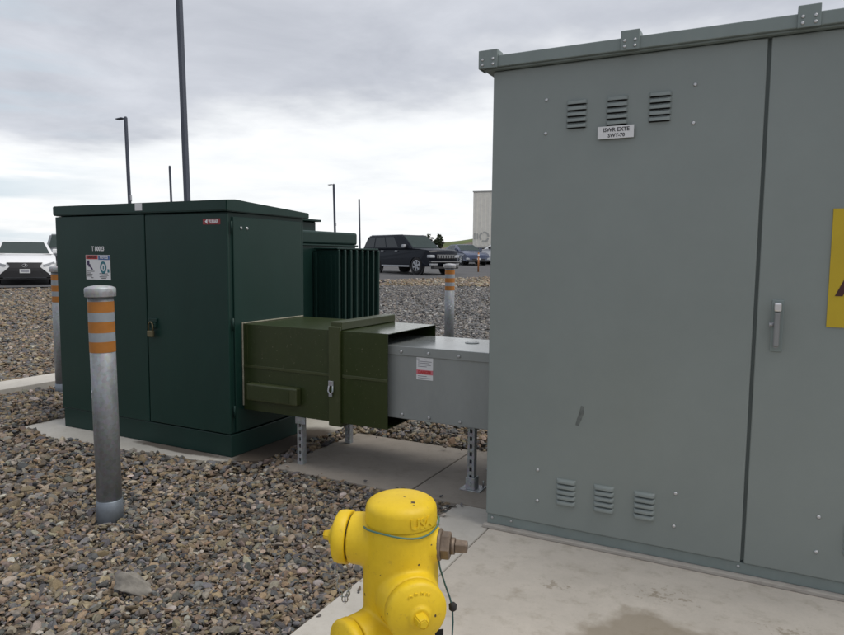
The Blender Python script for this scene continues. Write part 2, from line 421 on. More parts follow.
# ------------------------------------------------------------------ gravel
def ico(sub):
    b = bmesh.new(); bmesh.ops.create_icosphere(b, subdivisions=sub, radius=1); b.verts.ensure_lookup_table()
    v = np.array([x.co[:] for x in b.verts]); t = np.array([[q.index for q in fc.verts] for fc in b.faces]); b.free(); return v, t
PAL = np.array([(.26, .195, .12), (.195, .15, .10), (.12, .125, .135), (.085, .09, .10), (.33, .28, .22), (.16, .13, .105), (.22, .20, .18), (.40, .37, .33), (.24, .17, .10), (.14, .125, .11)])*1.18
PW_NEAR = np.array([.17, .15, .16, .12, .09, .12, .10, .03, .04, .02]); PW_GREY = np.array([.10, .09, .23, .17, .05, .09, .19, .03, .0, .05]); PW_TAN = np.array([.28, .12, .05, .02, .26, .06, .10, .08, .03, 0])
def on_slab(x, y, m=.0):
    R_ = [(-1.618, 2.6, -1.5, 3.62), (-1.3, 2.6, 3.3, 5.3), (-3.04, -1.314, 3.628, 4.73), (-7.29, -6.84, 2.2, 4.9)]
    k = np.zeros(x.shape, bool)
    for a, b, c, d in R_: k |= (x > a-m) & (x < b+m) & (y > c-m) & (y < d+m)
    # transformer pad, its front edge partly overrun by gravel
    edge = pad_edge(x) - .022
    k |= (x > -5.62-m) & (x < -3.2+m) & (y > edge) & (y < 5.95+m)
    return k
def wedge(r0, r1, a0, a1, dens):
    area = .5*(a1-a0)*(r1*r1-r0*r0); n = int(area*dens)
    rr = np.sqrt(rng.uniform(r0*r0, r1*r1, n)); a = rng.uniform(a0, a1, n)   # a: degrees left of +Y in radians
    return -rr*np.sin(a), rr*np.cos(a)
def build_stones(sets, name):
    Vs, Ts, Cs, Fs = [], [], [], []; off = 0
    for x, y, size, sub, pw, lay, *free in sets:
        keep = ~on_slab(x, y, -.004) if not free else np.ones(len(x), bool); x, y, size = x[keep], y[keep], size[keep]
        if lay.shape[0] != len(keep): raise RuntimeError
        lay_ = lay[keep]; n = len(x)
        bv, bt = ico(sub); nb = len(bv)
        W = np.broadcast_to(bv, (n, nb, 3)).copy()
        # facet each stone: push vertices to random cutting planes
        for k in range(9 if sub > 1 else 4):
            d = rng.normal(size=(n, 1, 3)); d /= np.linalg.norm(d, axis=2, keepdims=True)
            h = rng.uniform(.38, .78, (n, 1)); pr = (W*d).sum(2); ex = np.maximum(0, pr-h); W -= d*ex[..., None]
        W *= rng.uniform(.93, 1.07, (n, nb, 1))
        W *= np.stack([rng.uniform(1.0, 1.75, n), rng.uniform(.8, 1.2, n), rng.uniform(.45, .85, n)], 1)[:, None, :]
        # rotations: yaw free, tilt moderate
        yaw = rng.uniform(0, 2*pi, n); tx = rng.normal(0, .38, n); ty = rng.normal(0, .38, n)
        def rot(W, ang, i, j):
            c, s_ = np.cos(ang)[:, None], np.sin(ang)[:, None]; a, b = W[..., i].copy(), W[..., j].copy()
            W[..., i] = a*c-b*s_; W[..., j] = a*s_+b*c
        rot(W, tx, 1, 2); rot(W, ty, 0, 2); rot(W, yaw, 0, 1)
        W *= (size*.5)[:, None, None]
        W[..., 0] += x[:, None]; W[..., 1] += y[:, None]; W[..., 2] += (G(x, y)-.036+lay_)[:, None]
        cidx = rng.choice(len(PAL), n, p=pw/pw.sum()); c0 = PAL[cidx]; c = .90*np.array([1.02, .99, .965])*(c0*.74+.16*c0.mean(1, keepdims=True)*np.array([1.03, 1.01, .92])+.10*np.array([.185, .165, .135]))*rng.uniform(.70, 1.30, (n, 1))*rng.uniform(.94, 1.06, (n, 3))
        if pw is PW_GREY: c = (.45*c+.55*c.mean(1, keepdims=True))*np.array([.98, 1., 1.03])*1.08
        Vs.append(W.reshape(-1, 3)); Ts.append((bt[None]+(np.arange(n)*nb)[:, None, None]).reshape(-1, 3)+off)
        Cs.append(np.repeat(np.c_[c, np.ones(n)], nb, 0)); Fs.append(np.zeros(n*len(bt), bool)); off += n*nb
    V, T, C = np.concatenate(Vs), np.concatenate(Ts), np.concatenate(Cs)
    me = bpy.data.meshes.new(name)
    me.vertices.add(len(V)); me.vertices.foreach_set('co', V.astype(np.float32).ravel())
    me.loops.add(T.size); me.loops.foreach_set('vertex_index', T.astype(np.int32).ravel())
    me.polygons.add(len(T)); me.polygons.foreach_set('loop_start', np.arange(0, T.size, 3, dtype=np.int32))
    me.update(calc_edges=True)
    at = me.attributes.new('stone_colour', 'FLOAT_COLOR', 'POINT'); at.data.foreach_set('color', C.astype(np.float32).ravel())
    me.polygons.foreach_set('use_smooth', np.concatenate(Fs).astype(bool))
    me.update(); me.materials.append(M['stone'])
    o = bpy.data.objects.new(name, me); COL.objects.link(o); o['kind'] = 'stuff'
    return o
R = radians
def stones(r0, r1, a0, a1, dens, size, sub, pw, lo=-.006, hi=.016, sig=.32):
    x, y = wedge(r0, r1, R(a0), R(a1), dens); n = len(x)
    s_ = size*np.exp(rng.normal(0, sig, n)); s_ = np.minimum(s_, size*2.1)
    return [x, y, s_, sub, pw, rng.uniform(lo, hi, n)]
sets = [stones(1.1, 4.6, -8, 68, 2500, .027, 2, PW_NEAR),
        stones(1.1, 4.2, -8, 68, 2600, .015, 1, PW_NEAR, -.012, .010, .25),
        stones(1.1, 4.6, -8, 68, 170, .048, 2, PW_NEAR, .0, .010, .22),
        stones(4.6, 8, -6, 66, 1250, .037, 1, PW_NEAR),
        stones(8, 14, 40, 64, 650, .045, 1, PW_NEAR),
        stones(14, 27, 50, 64, 260, .06, 1, PW_NEAR),
        stones(8, 14, 10, 40, 600, .042, 1, PW_GREY),
        stones(14, 25, 12, 34, 260, .055, 1, PW_GREY),
        stones(24.5, 33, 14, 34, 150, .085, 1, PW_TAN, .0, .05)]
nS = 30; xs_ = -1.612+np.abs(rng.normal(0, .045, nS)); ys_ = rng.uniform(1.0, 3.6, nS)
stray = [xs_, ys_, .020*np.exp(rng.normal(0, .35, nS)), 2, PW_NEAR, np.full(nS, .039)]
nT = 24; xt_ = rng.uniform(-3.0, -1.5, nT); yt_ = np.where(rng.random(nT) < .6, 3.63+np.abs(rng.normal(0, .05, nT)), 4.68-np.abs(rng.normal(0, .06, nT)))
stray2 = [xt_, yt_, .018*np.exp(rng.normal(0, .3, nT)), 2, PW_NEAR, np.full(nT, .036)]
# stones of the asphalt side are left out
for st in sets:
    side = (st[0]-EA.x)*EN.x+(st[1]-EA.y)*EN.y
    k = side < .25
    for q in (0, 1, 2, 5): st[q] = st[q][k]
gv = build_stones(sets+[stray+[1], stray2+[1]], 'gravel'); tag(gv, 'loose bed of mixed brown and grey river gravel', 'gravel', kind='stuff')

def rock(name, label, c, size, seed, mat):
    b = bmesh.new(); bmesh.ops.create_icosphere(b, subdivisions=4, radius=1); rg = random.Random(seed)
    pl = [(Vector((rg.gauss(0, 1), rg.gauss(0, 1), rg.gauss(0, 1))).normalized(), rg.uniform(.6, .85)) for _ in range(9)]
    from mathutils import noise as mn
    for v in b.verts:
        for d, h in pl:
            e = v.co.dot(d)-h*.85
            if e > 0: v.co -= d*e*.9
        v.co *= 1+.22*mn.noise(v.co*1.8+Vector((seed, 0, 0)))+.09*mn.noise(v.co*6)+.04*mn.noise(v.co*15)
        v.co = Vector((v.co.x*size[0], v.co.y*size[1], v.co.z*size[2]))
    for fc in b.faces: fc.smooth = True
    me = bpy.data.meshes.new(name); b.to_mesh(me); b.free(); me.materials.append(mat)
    o = bpy.data.objects.new(name, me); COL.objects.link(o); o.location = c; o.rotation_euler = (.1, .1, .5)
    return tag(o, label, 'rock')
rock('cobble', 'large grey cobble lying on the gravel in the left foreground', (-2.50, 1.99, .0), (.115, .06, .06), 12, M['cobble'])

# ------------------------------------------------------------------ switchgear cabinet
SX0, SX1, SY = -1.335, 1.30, 3.383
sg = thing('switchgear_cabinet', 'tall grey green steel switchgear cabinet with louvred doors on the concrete apron', 'electrical cabinet', (0, 3.4, 0))
m = MB(); m.box((SX0+.004, SY+.032, .076), (SX1, 5.0, 2.47), .004); m.box((SX0+.004, SY+.012, .02), (SX1, 5.0, .0738), .003)
m.build('body', M['grey_green_trim'], sg)
MB().box((SX0-.012, SY-.022, .0005), (SX1+.012, 5.02, .0198), .004).build('footing_strip', M['grout'], sg)
m = MB()
m.box((-1.392, 3.336, 2.474), (SX1+.06, 3.352, 2.532), .004)           # front rail
m.box((-1.392, 3.354, 2.474), (-1.374, 5.06, 2.532), .004)            # side rail
m.box((-1.372, 3.354, 2.478), (SX1+.06, 5.06, 2.526), .004)
m.box((-1.372, 3.354, 2.4655), (SX1+.05, 5.04, 2.4775), .002)
m.build('roof', M['grey_green_trim'], sg)
for bx in (-1.346, -.632, .098, .82):
    w = .052 if bx < -1 else .043
    m = MB(); m.box((bx-w, 3.325, 2.470), (bx+w, 3.3355, 2.562), .003); m.box((bx-w, 3.336, 2.5335), (bx+w, 3.41, 2.562), .003)
    if bx < -1: m.box((-1.399, 3.336, 2.470), (-1.3925, 3.42, 2.562), .002)
    br = m.build('roof_bracket', M['grey_green_trim'], sg)
    for q in (-1, 1):
        for zz in (2.488, 2.514):
            MB().lathe((bx+q*w*.55, 3.3255, zz), (0, -1, 0), [(0, .007), (.004, .007), (.006, .004)], 12).build('bolt', M['bolt'], br)
def door(x0, x1):
    m = MB(); m.box((x0, SY, .0765), (x1, SY+.03, 2.4635), .006, 3)
    return m.build('door', M['grey_green'], sg)
dl = door(SX0, -.0525); dr = door(-.0385, SX1-.004)
dr['label'] = 'right cabinet door with chrome handle and yellow sign'; dl['label'] = 'left cabinet door with two rows of three louvre vents'
def louver(cx_, zt, parent, w=.104, n=5, pitch=.0285):
    m = MB()
    for k in range(n):
        zt_k = zt-k*pitch; h = .021; dpt = .017
        x0, x1 = cx_-w/2, cx_+w/2
        prof = [(0, zt_k), (.35*dpt, zt_k-.001), (.72*dpt, zt_k-.004), (.92*dpt, zt_k-.009), (dpt, zt_k-h*.8), (dpt, zt_k-h)]
        cols = []
        for xx, sc in ((x0, 0), (x0+.005, .62), (x0+.013, 1), (x1-.013, 1), (x1-.005, .62), (x1, 0)):
            cols.append([m.bm.verts.new((xx, SY+.0005-d*sc, z)) for d, z in prof])
        for A, B in zip(cols, cols[1:]):
            for i in range(len(prof)-1):
                try: m.bm.faces.new((A[i], A[i+1], B[i+1], B[i])).smooth = True
                except ValueError: pass
    lv = m.build('louver', M['grey_green'], parent, recalc=True)
    m = MB()
    for k in range(n):
        zb = zt-k*pitch-.021
        m.box((cx_-w/2+.007, SY-.0022, zb-.0042), (cx_+w/2-.007, SY-.0008, zb+.012))
    m.build('vent_slot', M['dark'], lv)
for zt in (2.277, .342):
    for cx_ in (-.888, -.692, -.494): louver(cx_, zt, dl)
    for cx_ in (.40, .60, .80): louver(cx_, zt, dr)
for (x, z) in ((-1.045, 2.292), (-1.045, 2.125), (-.343, 2.294), (-.344, 2.121), (-1.043, .369), (-1.041, .202), (-.350, .361), (-.351, .196)):
    MB().lathe((x, SY-.0003, z), (0, -1, 0), [(0, .0085), (.003, .0085), (.006, .0045)], 14).build('bolt', M['bolt'], dl)
for (x, z) in ((.251, .358), (.25, .196), (.95, .36), (.95, .196)):
    MB().lathe((x, SY-.0003, z), (0, -1, 0), [(0, .0085), (.003, .0085), (.006, .0045)], 14).build('bolt', M['bolt'], dr)
for x in (-1.30, -1.19, -.06):
    MB().lathe((x, SY+.0115, .055), (0, -1, 0), [(0, .007), (.003, .007), (.005, .004)], 12).build('bolt', M['bolt'], sg)
# equipment label below the middle vent
MB().box((-.778, SY-.0185, 2.074), (-.606, SY-.0170, 2.133), .0005, 1).build('name_plate', M['white_label'], dl)
m = MB(); m.add_mesh(text_mesh('ISWR EXTE', .026, bold=.0006), face_front(-.690, SY-.0188, 2.115, .98)); m.add_mesh(text_mesh('SWY-70', .024, bold=.0006), face_front(-.688, SY-.0188, 2.088, .98))
m.build('lettering', M['ink'], dl)
MB().box((-.75, SY-.0168, 2.085), (-.63, SY-.0005, 2.125)).build('plate_backing', M['dark'], dl)
# scuff mark
m = MB(); pts = [(-.822, .742), (-.806, .738), (-.808, .70), (-.818, .668), (-.832, .634), (-.849, .637), (-.842, .668), (-.831, .705)]
m.prism(pts, lambda u, v, t: Vector((u, SY-.0008+t, v)), .0006); m.build('scuff_mark', paint('grey_scuff', (.115, .128, .122), .7, .4, scale=40), dl)
# handle on the right door
m = MB(); m.box((.020, SY-.006, 1.085), (.068, SY-.0005, 1.318), .004)
hd = m.build('handle_plate', M['grey_green_trim'], dr)
MB().box((.029, SY-.050, 1.268), (.058, SY-.0062, 1.306), .006, 3).build('handle_button', M['chrome'], hd)
m = MB(); m.box((.031, SY-.046, 1.110), (.055, SY-.030, 1.266), .008, 3); m.cyl((.043, SY-.04, 1.115), (.043, SY-.006, 1.115), .011, n=14)
m.build('handle', M['handle_zinc'], hd)
m = MB(); m.cyl((.012, SY-.02, 1.208), (.032, SY-.02, 1.208), .009, n=12); m.build('lock_pin', M['galv'], hd)
# yellow warning sign on the right door
MB().box((.232, SY-.006, 1.207), (.66, SY-.001, 1.716), .0015).build('warning_sign', M['sign_yellow'], dr)
m = MB(); m.add_mesh(text_mesh('A', .155, align='LEFT', bold=.006), face_front(.266, SY-.0068, 1.395)); m.build('lettering', M['sign_red'], dr)

# ------------------------------------------------------------------ bus duct
DY0, DY1 = 3.76, 4.47
od = thing('bus_duct', 'olive green sheet metal bus duct joining the dark green transformer', 'bus duct', (-2.8, 4.1, .35))
OX0, OX1, OZ0, OZ1 = -3.425, -2.19, .352, .990
def shell(m, x0, x1, y0, y1, z0, z1, t=.006):
    m.box((x0, y0, z0), (x1, y0+t, z1), .002); m.box((x0, y1-t, z0), (x1, y1, z1), .002)
    m.box((x0+.0005, y0+t+.0005, z1-t), (x1-.0005, y1-t-.0005, z1-.0005), .002); m.box((x0+.0005, y0+t+.0005, z0+.0005), (x1-.0005, y1-t-.0005, z0+t), .002)
m = MB(); shell(m, OX0, -2.60, DY0, DY1, OZ0, OZ1); m.build('duct_shell', M['olive'], od)
m = MB(); shell(m, -2.5985, OX1, DY0, DY1, OZ0, OZ1); m.build('sleeve', M['olive_gloss'], od)
m = MB(); m.box((OX0, DY0-.006, .668), (-2.648, DY0-.0005, .690), .003); m.box((-2.545, DY0-.006, .668), (OX1, DY0-.0005, .690), .003); m.build('side_rib', M['olive_trim'], od)
m = MB()   # raised clamp band round the duct
bx0, bx1, q = -2.643, -2.552, .045
m.box((bx0, DY0-.028, OZ0-.02), (bx1, DY0-.0008, OZ1+.028), .006); m.box((bx0+.001, DY0-.0005, OZ1+.0012), (bx1-.001, DY1+.028, OZ1+.058), .006)
m.box((bx0, DY1+.0008, OZ0-.02), (bx1, DY1+.028, OZ1+.0008), .006); m.box((bx0+.001, DY0, OZ0-.03), (bx1-.001, DY1, OZ0-.0008), .006)
band = m.build('clamp_band', M['olive_trim'], od)
m = MB(); m.box((-2.637, DY0-.040, .610), (-2.597, DY0-.0285, .645), .003); m.tube([(-2.632, DY0-.036, .612), (-2.637, DY0-.04, .575), (-2.617, DY0-.042, .545), (-2.599, DY0-.04, .575), (-2.602, DY0-.036, .612)], .006); m.box((-2.630, DY0-.046, .535), (-2.604, DY0-.034, .563), .004)
m.build('latch', M['galv'], band)
m = MB(); m.box((-3.352, DY0-.060, .438), (-2.895, DY0-.0008, .566), .012, 3); bxp = m.build('cover_box', M['olive_trim'], od)
MB().box((-3.33, DY0-.0625, .455), (-2.955, DY0-.0603, .552), .001).build('cover_plate', M['olive'], bxp)
m = MB()   # pale gasket where the duct meets the transformer
m.box((OX0-.003, DY0-.012, OZ0+.03), (OX0+.006, DY0-.0006, OZ1+.010), .003); m.box((OX0-.003, DY0, OZ1+.0006), (OX0+.013, DY1, OZ1+.010), .003)
m.build('gasket', paint('pale_sealant', (.27, .26, .20), .7, .25, scale=18), od)
m = MB(); m.box((OX0+.04, DY0-.004, .712), (OX0+.046, DY0-.0005, OZ1-.01)); m.build('seam', M['olive_trim'], od)

gd = thing('throat_duct', 'pale grey sheet metal throat duct bolted to the side of the switchgear cabinet', 'duct', (-1.8, 4.1, .43))
GX0, GX1, GY0, GY1, GZ0, GZ1 = -2.52, -1.334, 3.815, 4.42, .425, .905
m = MB(); m.box((GX0, GY0, GZ0), (GX1, GY1, GZ1), .005); m.build('duct_shell', M['duct_grey'], gd)
m = MB(); m.box((GX0+.01, GY0-.008, GZ1-.055), (GX1, GY0-.0006, GZ1+.004), .002); m.box((GX0+.01, GY0+.0002, GZ1+.0006), (GX1, GY1+.004, GZ1+.0045), .0015)
lid = m.build('lid', M['duct_grey'], gd)
for x in (-2.115, -1.915, -1.70, -1.475):
    MB().lathe((x, GY0-.0083, GZ1-.030), (0, -1, 0), [(0, .011), (.004, .011), (.009, .006)], 12).build('bolt', M['bolt'], lid)
for x in (-2.11, -1.91, -1.69, -1.475):
    MB().lathe((x, GY0-.0005, GZ0+.03), (0, -1, 0), [(0, .011), (.004, .011), (.009, .006)], 12).build('bolt', M['bolt'], gd)
m = MB(); m.box((-2.005, GY0-.0015, .700), (-1.885, GY0-.0005, .845), .0003, 1); stk = m.build('sticker', M['white_label'], gd)
MB().box((-2.005, GY0-.0022, .735), (-1.885, GY0-.0016, .765)).build('sticker_band', M['pink_ink'], stk)
for z, x1 in ((.835, -1.985), (.832, -1.93), (.820, -1.895), (.809, -1.91), (.798, -1.90), (.787, -1.93), (.724, -1.93), (.712, -1.90)): MB().box((-1.995 if z < .83 else x1-.02, GY0-.0022, z-.002), (x1, GY0-.0016, z+.002)).build('print_line', M['faint'], stk)
m = MB(); m.add_mesh(text_mesh('DANGER', .026, bold=.001), face_front(-1.945, GY0-.0026, .750, .9)); m.build('lettering', M['red_ink'], stk)
m = MB(); m.lathe((-1.78, 4.20, GZ1+.0045), (0, 0, 1), [(0, .05), (.004, .048), (.006, .02)], 20); m.build('knockout_cap', M['duct_grey'], gd)

# perforated strut supports under the ducts
def strut(name_parent, h, w=.046):
    m = MB(); t = .004; d = .045
    pitch = .05; slot_h = .026; slot_w = .018
    m.box((-w/2, -d/2, 0), (-slot_w/2, -d/2+t, h)); m.box((slot_w/2, -d/2, 0), (w/2, -d/2+t, h))
    z = 0.0
    while z < h:
        z1 = min(h, z+pitch-slot_h); m.box((-slot_w/2+.0003, -d/2+.0003, z), (slot_w/2-.0003, -d/2+t-.0003, z1)); z += pitch
    m.box((-w/2, -d/2+t+.0003, 0), (-w/2+t, d/2, h)); m.box((w/2-t, -d/2+t+.0003, 0), (w/2, d/2, h))
    m.box((-w/2+t+.0003, d/2-t, 0), (-w/2+.013, d/2, h)); m.box((w/2-.013, d/2-t, 0), (w/2-t-.0003, d/2, h))
    return m.build('channel', M['galv'], name_parent, world=False)
def base_plate(p):
    m = MB(); m.box((-.065, -.05, .0005), (.075, .075, .008), .002); m.box((-.03, -.035, .0082), (.03, -.027, .085), .002); m.box((.026, -.03, .0082), (.034, .035, .085), .002)
    o = m.build('base_plate', M['galv'], p, world=False)
    for ax, ay in ((-.045, .03), (.06, .05)): MB().cyl((ax, ay, .008), (ax, ay, .048), .006, n=10).build('anchor_bolt', M['galv'], o, world=False)
    MB().lathe((0, -.035, .045), (0, -1, 0), [(0, .012), (.008, .012)], 6, smooth=False).build('hex_bolt', M['galv'], o, world=False)
GS = 'strut supports under the ducts'
s1 = thing('strut_post', 'slotted steel strut post under the olive duct at the edge of the gravel', 'support post', (-2.925, 3.80, 0), 0, GS)
strut(s1, .348)
m = MB(); m.box((-.03, -.035, .30), (.055, -.024, .3495), .002); m.build('clip', M['galv'], s1, world=False)
s2 = thing('strut_post', 'short slotted strut post at the back under the olive duct', 'support post', (-2.93, 4.42, 0), 0, GS)
strut(s2, .348)
s3 = thing('strut_post', 'slotted strut post with base plate under the grey duct beside the cabinet', 'support post', (-1.64, 3.90, 0), 0, GS)
strut(s3, .4225); base_plate(s3)
s4 = thing('strut_post', 'slotted strut post at the far back corner under the grey duct', 'support post', (-1.64, 4.36, 0), 0, GS)
strut(s4, .4225); base_plate(s4)

# ------------------------------------------------------------------ pad transformer
tr = thing('pad_transformer', 'dark bottle green pad mounted transformer with double doors and cooling fins', 'transformer', (-4.4, 4.5, PADT))
TX0, TX1, TY0, TY1 = -5.335, -3.432, 3.62, 4.515
m = MB(); m.box((TX0+.006, TY0+.022, .186), (TX1-.012, TY1, 1.80), .004); m.build('body', M['bottle_green_flat'], tr)
m = MB(); m.box((TX0+.002, TY0+.012, PADT+.0008), (TX1-.002, TY1, .178), .006); m.build('skirt', M['bottle_green_flat'], tr)
d1 = MB().box((TX0, TY0, .182), (-4.272, TY0+.021, 1.796), .006, 3).build('door', M['bottle_green'], tr)
d2 = MB().box((-4.261, TY0, .188), (TX1+.0, TY0+.021, 1.790), .006, 3).build('door', M['bottle_green'], tr)
d3 = MB().box((TX1-.0115, TY0+.062, .19), (TX1+.001, TY1-.05, 1.768), .004, 3).build('side_door', M['bottle_green'], tr)
for y in (3.763, 3.826): MB().lathe((TX1+.0012, y, 1.69), (1, 0, 0), [(0, .011), (.004, .011), (.006, .006)], 12).build('bolt', M['bolt'], d3)
for z in (1.69, .993, .35):
    MB().cyl((TX1+.006, TY0+.040, z-.045), (TX1+.006, TY0+.040, z+.045), .008, n=12).build('hinge', M['bottle_green_flat'], tr)
# sloping roof
m = MB(); poly = [(3.604, 1.808), (3.604, 1.884), (3.69, 1.891), (4.565, 1.843), (4.565, 1.797), (3.63, 1.803)]
fs = m.prism(poly, lambda u, v, t: Vector((TX0-.006+t, u, v)), TX1-TX0+.02)
bmesh.ops.bevel(m.bm, geom=m.bm.edges[:], offset=.006, segments=2, affect='EDGES'); rf = m.build('roof', M['bottle_green'], tr)
MB().box((-4.345, 3.6018, 1.826), (-4.268, 3.6030, 1.881)).build('sticker', M['white_label'], rf)
# lettering and labels on the doors
m = MB(); m.box((-3.66, TY0-.0012, 1.712), (-3.492, TY0-.0005, 1.753), .0002, 1); rl = m.build('nameplate', M['deep_red'], d2)
m = MB(); m.add_mesh(text_mesh('\u25C0 VULIAR', .036, bold=.001), face_front(-3.576, TY0-.0018, 1.731, .78)); m.build('lettering', M['white_ink'], rl)
m = MB(); m.add_mesh(text_mesh('T 80023', .05, bold=.0015), face_front(-4.81, TY0-.0014, 1.533, .9)); m.build('lettering', M['white_ink'], d1)
m = MB(); m.box((-4.962, TY0-.0014, 1.285), (-4.667, TY0-.0005, 1.484), .0002, 1); ws = m.build('warning_sticker', M['white_label'], d1)
MB().box((-4.957, TY0-.0022, 1.450), (-4.815, TY0-.0016, 1.482)).build('red_header', M['red_ink'], ws)
MB().box((-4.808, TY0-.0022, 1.446), (-4.672, TY0-.0016, 1.480)).build('blue_header', M['blue_ink'], ws)
m = MB(); m.add_mesh(text_mesh('DANGER', .030, bold=.0008), face_front(-4.886, TY0-.0026, 1.466, .95)); m.build('lettering', M['ink'], ws)
m = MB(); m.add_mesh(text_mesh('NOTICE', .028, bold=.0008), face_front(-4.740, TY0-.0026, 1.463, .95)); m.build('lettering', M['white_ink'], ws)
m = MB(); m.box((-4.945, TY0-.0022, 1.402), (-4.918, TY0-.0016, 1.440)); m.box((-4.93, TY0-.0027, 1.388), (-4.905, TY0-.0023, 1.410)); m.prism([(-4.92, 1.40), (-4.89, 1.385), (-4.875, 1.365), (-4.90, 1.368)], lambda u, v, t: Vector((u, TY0-.0022+t, v)), .0005)
m.build('pictogram', paint('purple_ink', (.04, .02, .08), .6), ws)
m = MB(); N = 28; 
for k in range(N):
    a0, a1 = 2*pi*k/N, 2*pi*(k+1)/N
    m.quad(*[(-4.752+rr*cos(a)*.9, TY0-.0024, 1.385+rr*sin(a)*1.15) for rr, a in ((.026, a0), (.043, a0), (.043, a1), (.026, a1))])
m.box((-4.757, TY0-.0028, 1.37), (-4.744, TY0-.0022, 1.40)); m.box((-4.702, TY0-.0028, 1.345), (-4.682, TY0-.0022, 1.372))
m.build('emblem', M['teal_ink'], ws)
for z, a, b in ((1.352, -4.95, -4.86), (1.338, -4.95, -4.90), (1.327, -4.95, -4.885), (1.312, -4.95, -4.89), (1.300, -4.90, -4.875), (1.335, -4.80, -4.70), (1.322, -4.79, -4.69), (1.309, -4.80, -4.71), (1.298, -4.78, -4.72)): MB().box((a, TY0-.0022, z-.0025), (b, TY0-.0016, z+.0025)).build('print_line', M['ink'], ws)
# latch and padlock
m = MB(); m.box((-4.236, TY0-.016, .975), (-4.15, TY0-.0008, 1.005), .004); m.box((-4.215, TY0-.026, .93), (-4.155, TY0-.0008, .972), .006); lt = m.build('door_latch', M['bottle_green_flat'], d2)
m = MB(); m.tube([(-4.214, TY0-.034, .90), (-4.216, TY0-.034, .95), (-4.207, TY0-.034, .972), (-4.192, TY0-.034, .978), (-4.177, TY0-.034, .972), (-4.168, TY0-.034, .95), (-4.168, TY0-.034, .90)], .006)
m.box((-4.222, TY0-.046, .862), (-4.160, TY0-.024, .912), .006); m.build('padlock', M['padlock'], lt)
# tank
tk = MB().box((-5.15, TY1+.002, .10), (-3.735, 5.76, 1.60), .012).build('tank', M['bottle_green_flat'], tr)
m = MB(); m.box((-5.165, TY1+.004, 1.6005), (-3.722, 5.775, 1.722), .022, 4); m.box((-5.17, TY1+.006, 1.585), (-3.718, 5.78, 1.600), .003); tl = m.build('tank_lid', M['bottle_green_flat'], tk)
m = MB(); m.box((-5.0, 5.2, 1.7365), (-4.20, 5.72, 1.84), .01); m.box((-5.03, 5.17, 1.8405), (-4.15, 5.75, 1.862), .006); m.build('hatch', M['bottle_green_flat'], tk)
m = MB(); m.cyl((-3.735, 4.66, 1.655), (-3.66, 4.66, 1.655), .05, n=16); m.box((-3.66, 4.63, 1.60), (-3.64, 4.69, 1.70), .004); m.build('lifting_lug', M['bottle_green_flat'], tk)
# radiator: vertical fins standing out of the tank's side
rd = MB().box((-3.732, 5.03, .30), (-3.69, 5.76, 1.53), .01).build('radiator', M['bottle_green_flat'], tr)
m = MB(); m.box((-3.72, 5.032, 1.552), (-3.458, 5.75, 1.566), .004); m.cyl((-3.72, 5.39, 1.50), (-3.50, 5.39, 1.50), .03); m.build('header', M['bottle_green_flat'], rd)
for k in range(8):
    y = 5.045 + k*.0985
    m = MB(); m.box((-3.715, y, .32), (-3.452, y+.030, 1.550), .010, 3)
    for xx in (-3.66, -3.60, -3.54, -3.49): m.box((xx-.012, y-.004, .36), (xx+.012, y-.0003, 1.50), .003)
    m.build('fin', M['bottle_green_flat'], rd)

# ------------------------------------------------------------------ bollards
bp_ = thing('bollard', 'nearest galvanised steel bollard, in the gravel before the green double doors', 'bollard', (-3.284, 2.490, -.03), 0, 'galvanised bollards with orange bands')
sh = MB().lathe((0, 0, -.05), (0, 0, 1), [(0, .067), (1.34, .067)], 40).build('shaft', M['galv_pipe'], bp_, world=False)
MB().lathe((0, 0, 1.286), (0, 0, 1), [(0, .069), (.003, .0795), (.006, .0805), (.018, .0805), (.021, .0815), (.046, .0815), (.053, .078), (.060, .061), (.065, .032), (.067, .001)], 40).build('cap', M['cap_metal'], bp_, world=False)
for z in (1.203, 1.090, .980): MB().lathe((0, 0, z), (0, 0, 1), [(0, .0682), (.060, .0682)], 40, False, False).build('reflective_band', M['orange'], bp_, world=False)
for z in (1.1508, 1.0395): MB().lathe((0, 0, z), (0, 0, 1), [(0, .0679), (.052, .0679)], 40, False, False).build('reflective_tape', M['silver_tape'], bp_, world=False)
MB().lathe((0, 0, -.03), (0, 0, 1), [(0, .0725), (.16, .0715), (.163, .0685)], 40).build('collar', paint('dull_zinc_sleeve', (.21, .24, .275), .5, .25, metal=.5, scale=9), bp_, world=False)
for q in range(9):
    m = MB(); a = random.uniform(-2.5, -1.5); z = random.uniform(.72, .82); rr = random.uniform(.004, .011)
    cc = Vector((.0673*cos(a), .0673*sin(a), z)); m.lathe(cc, (cos(a), sin(a), 0), [(0, rr), (.0008, rr*.7)], 7); m.build('paint_chip', M['scrape'], bp_, world=False)
bp_.rotation_euler = (0, radians(-.8), 0)
for (x, y, lab) in ((-6.47, 4.40, 'galvanised bollard half hidden behind the left edge of the green transformer'), (-3.93, 8.45, 'far galvanised bollard on the gravel behind the grey duct')):
    b = copy_tree(bp_); b.location = (x, y, float(G(x, y))-.07); b['label'] = lab; b.rotation_euler = (0, 0, random.uniform(0, 6))
# slim delineator post far off
m = thing('delineator_post', 'slim orange and white delineator post before the white parked car', 'delineator', (-13.86, 33.4, float(G(-13.86, 33.4))))
MB().cyl((0, 0, -.03), (0, 0, 1.05), .045, .04, 14).build('shaft', paint('faded_orange_plastic', (.42, .17, .06), .6), m, world=False)
MB().cyl((0, 0, .82), (0, 0, .94), .048, n=14).build('reflective_band', M['white_label'], m, world=False)
MB().cyl((0, 0, 1.051), (0, 0, 1.10), .05, .03, 14).build('cap', M['cap_metal'], m, world=False)

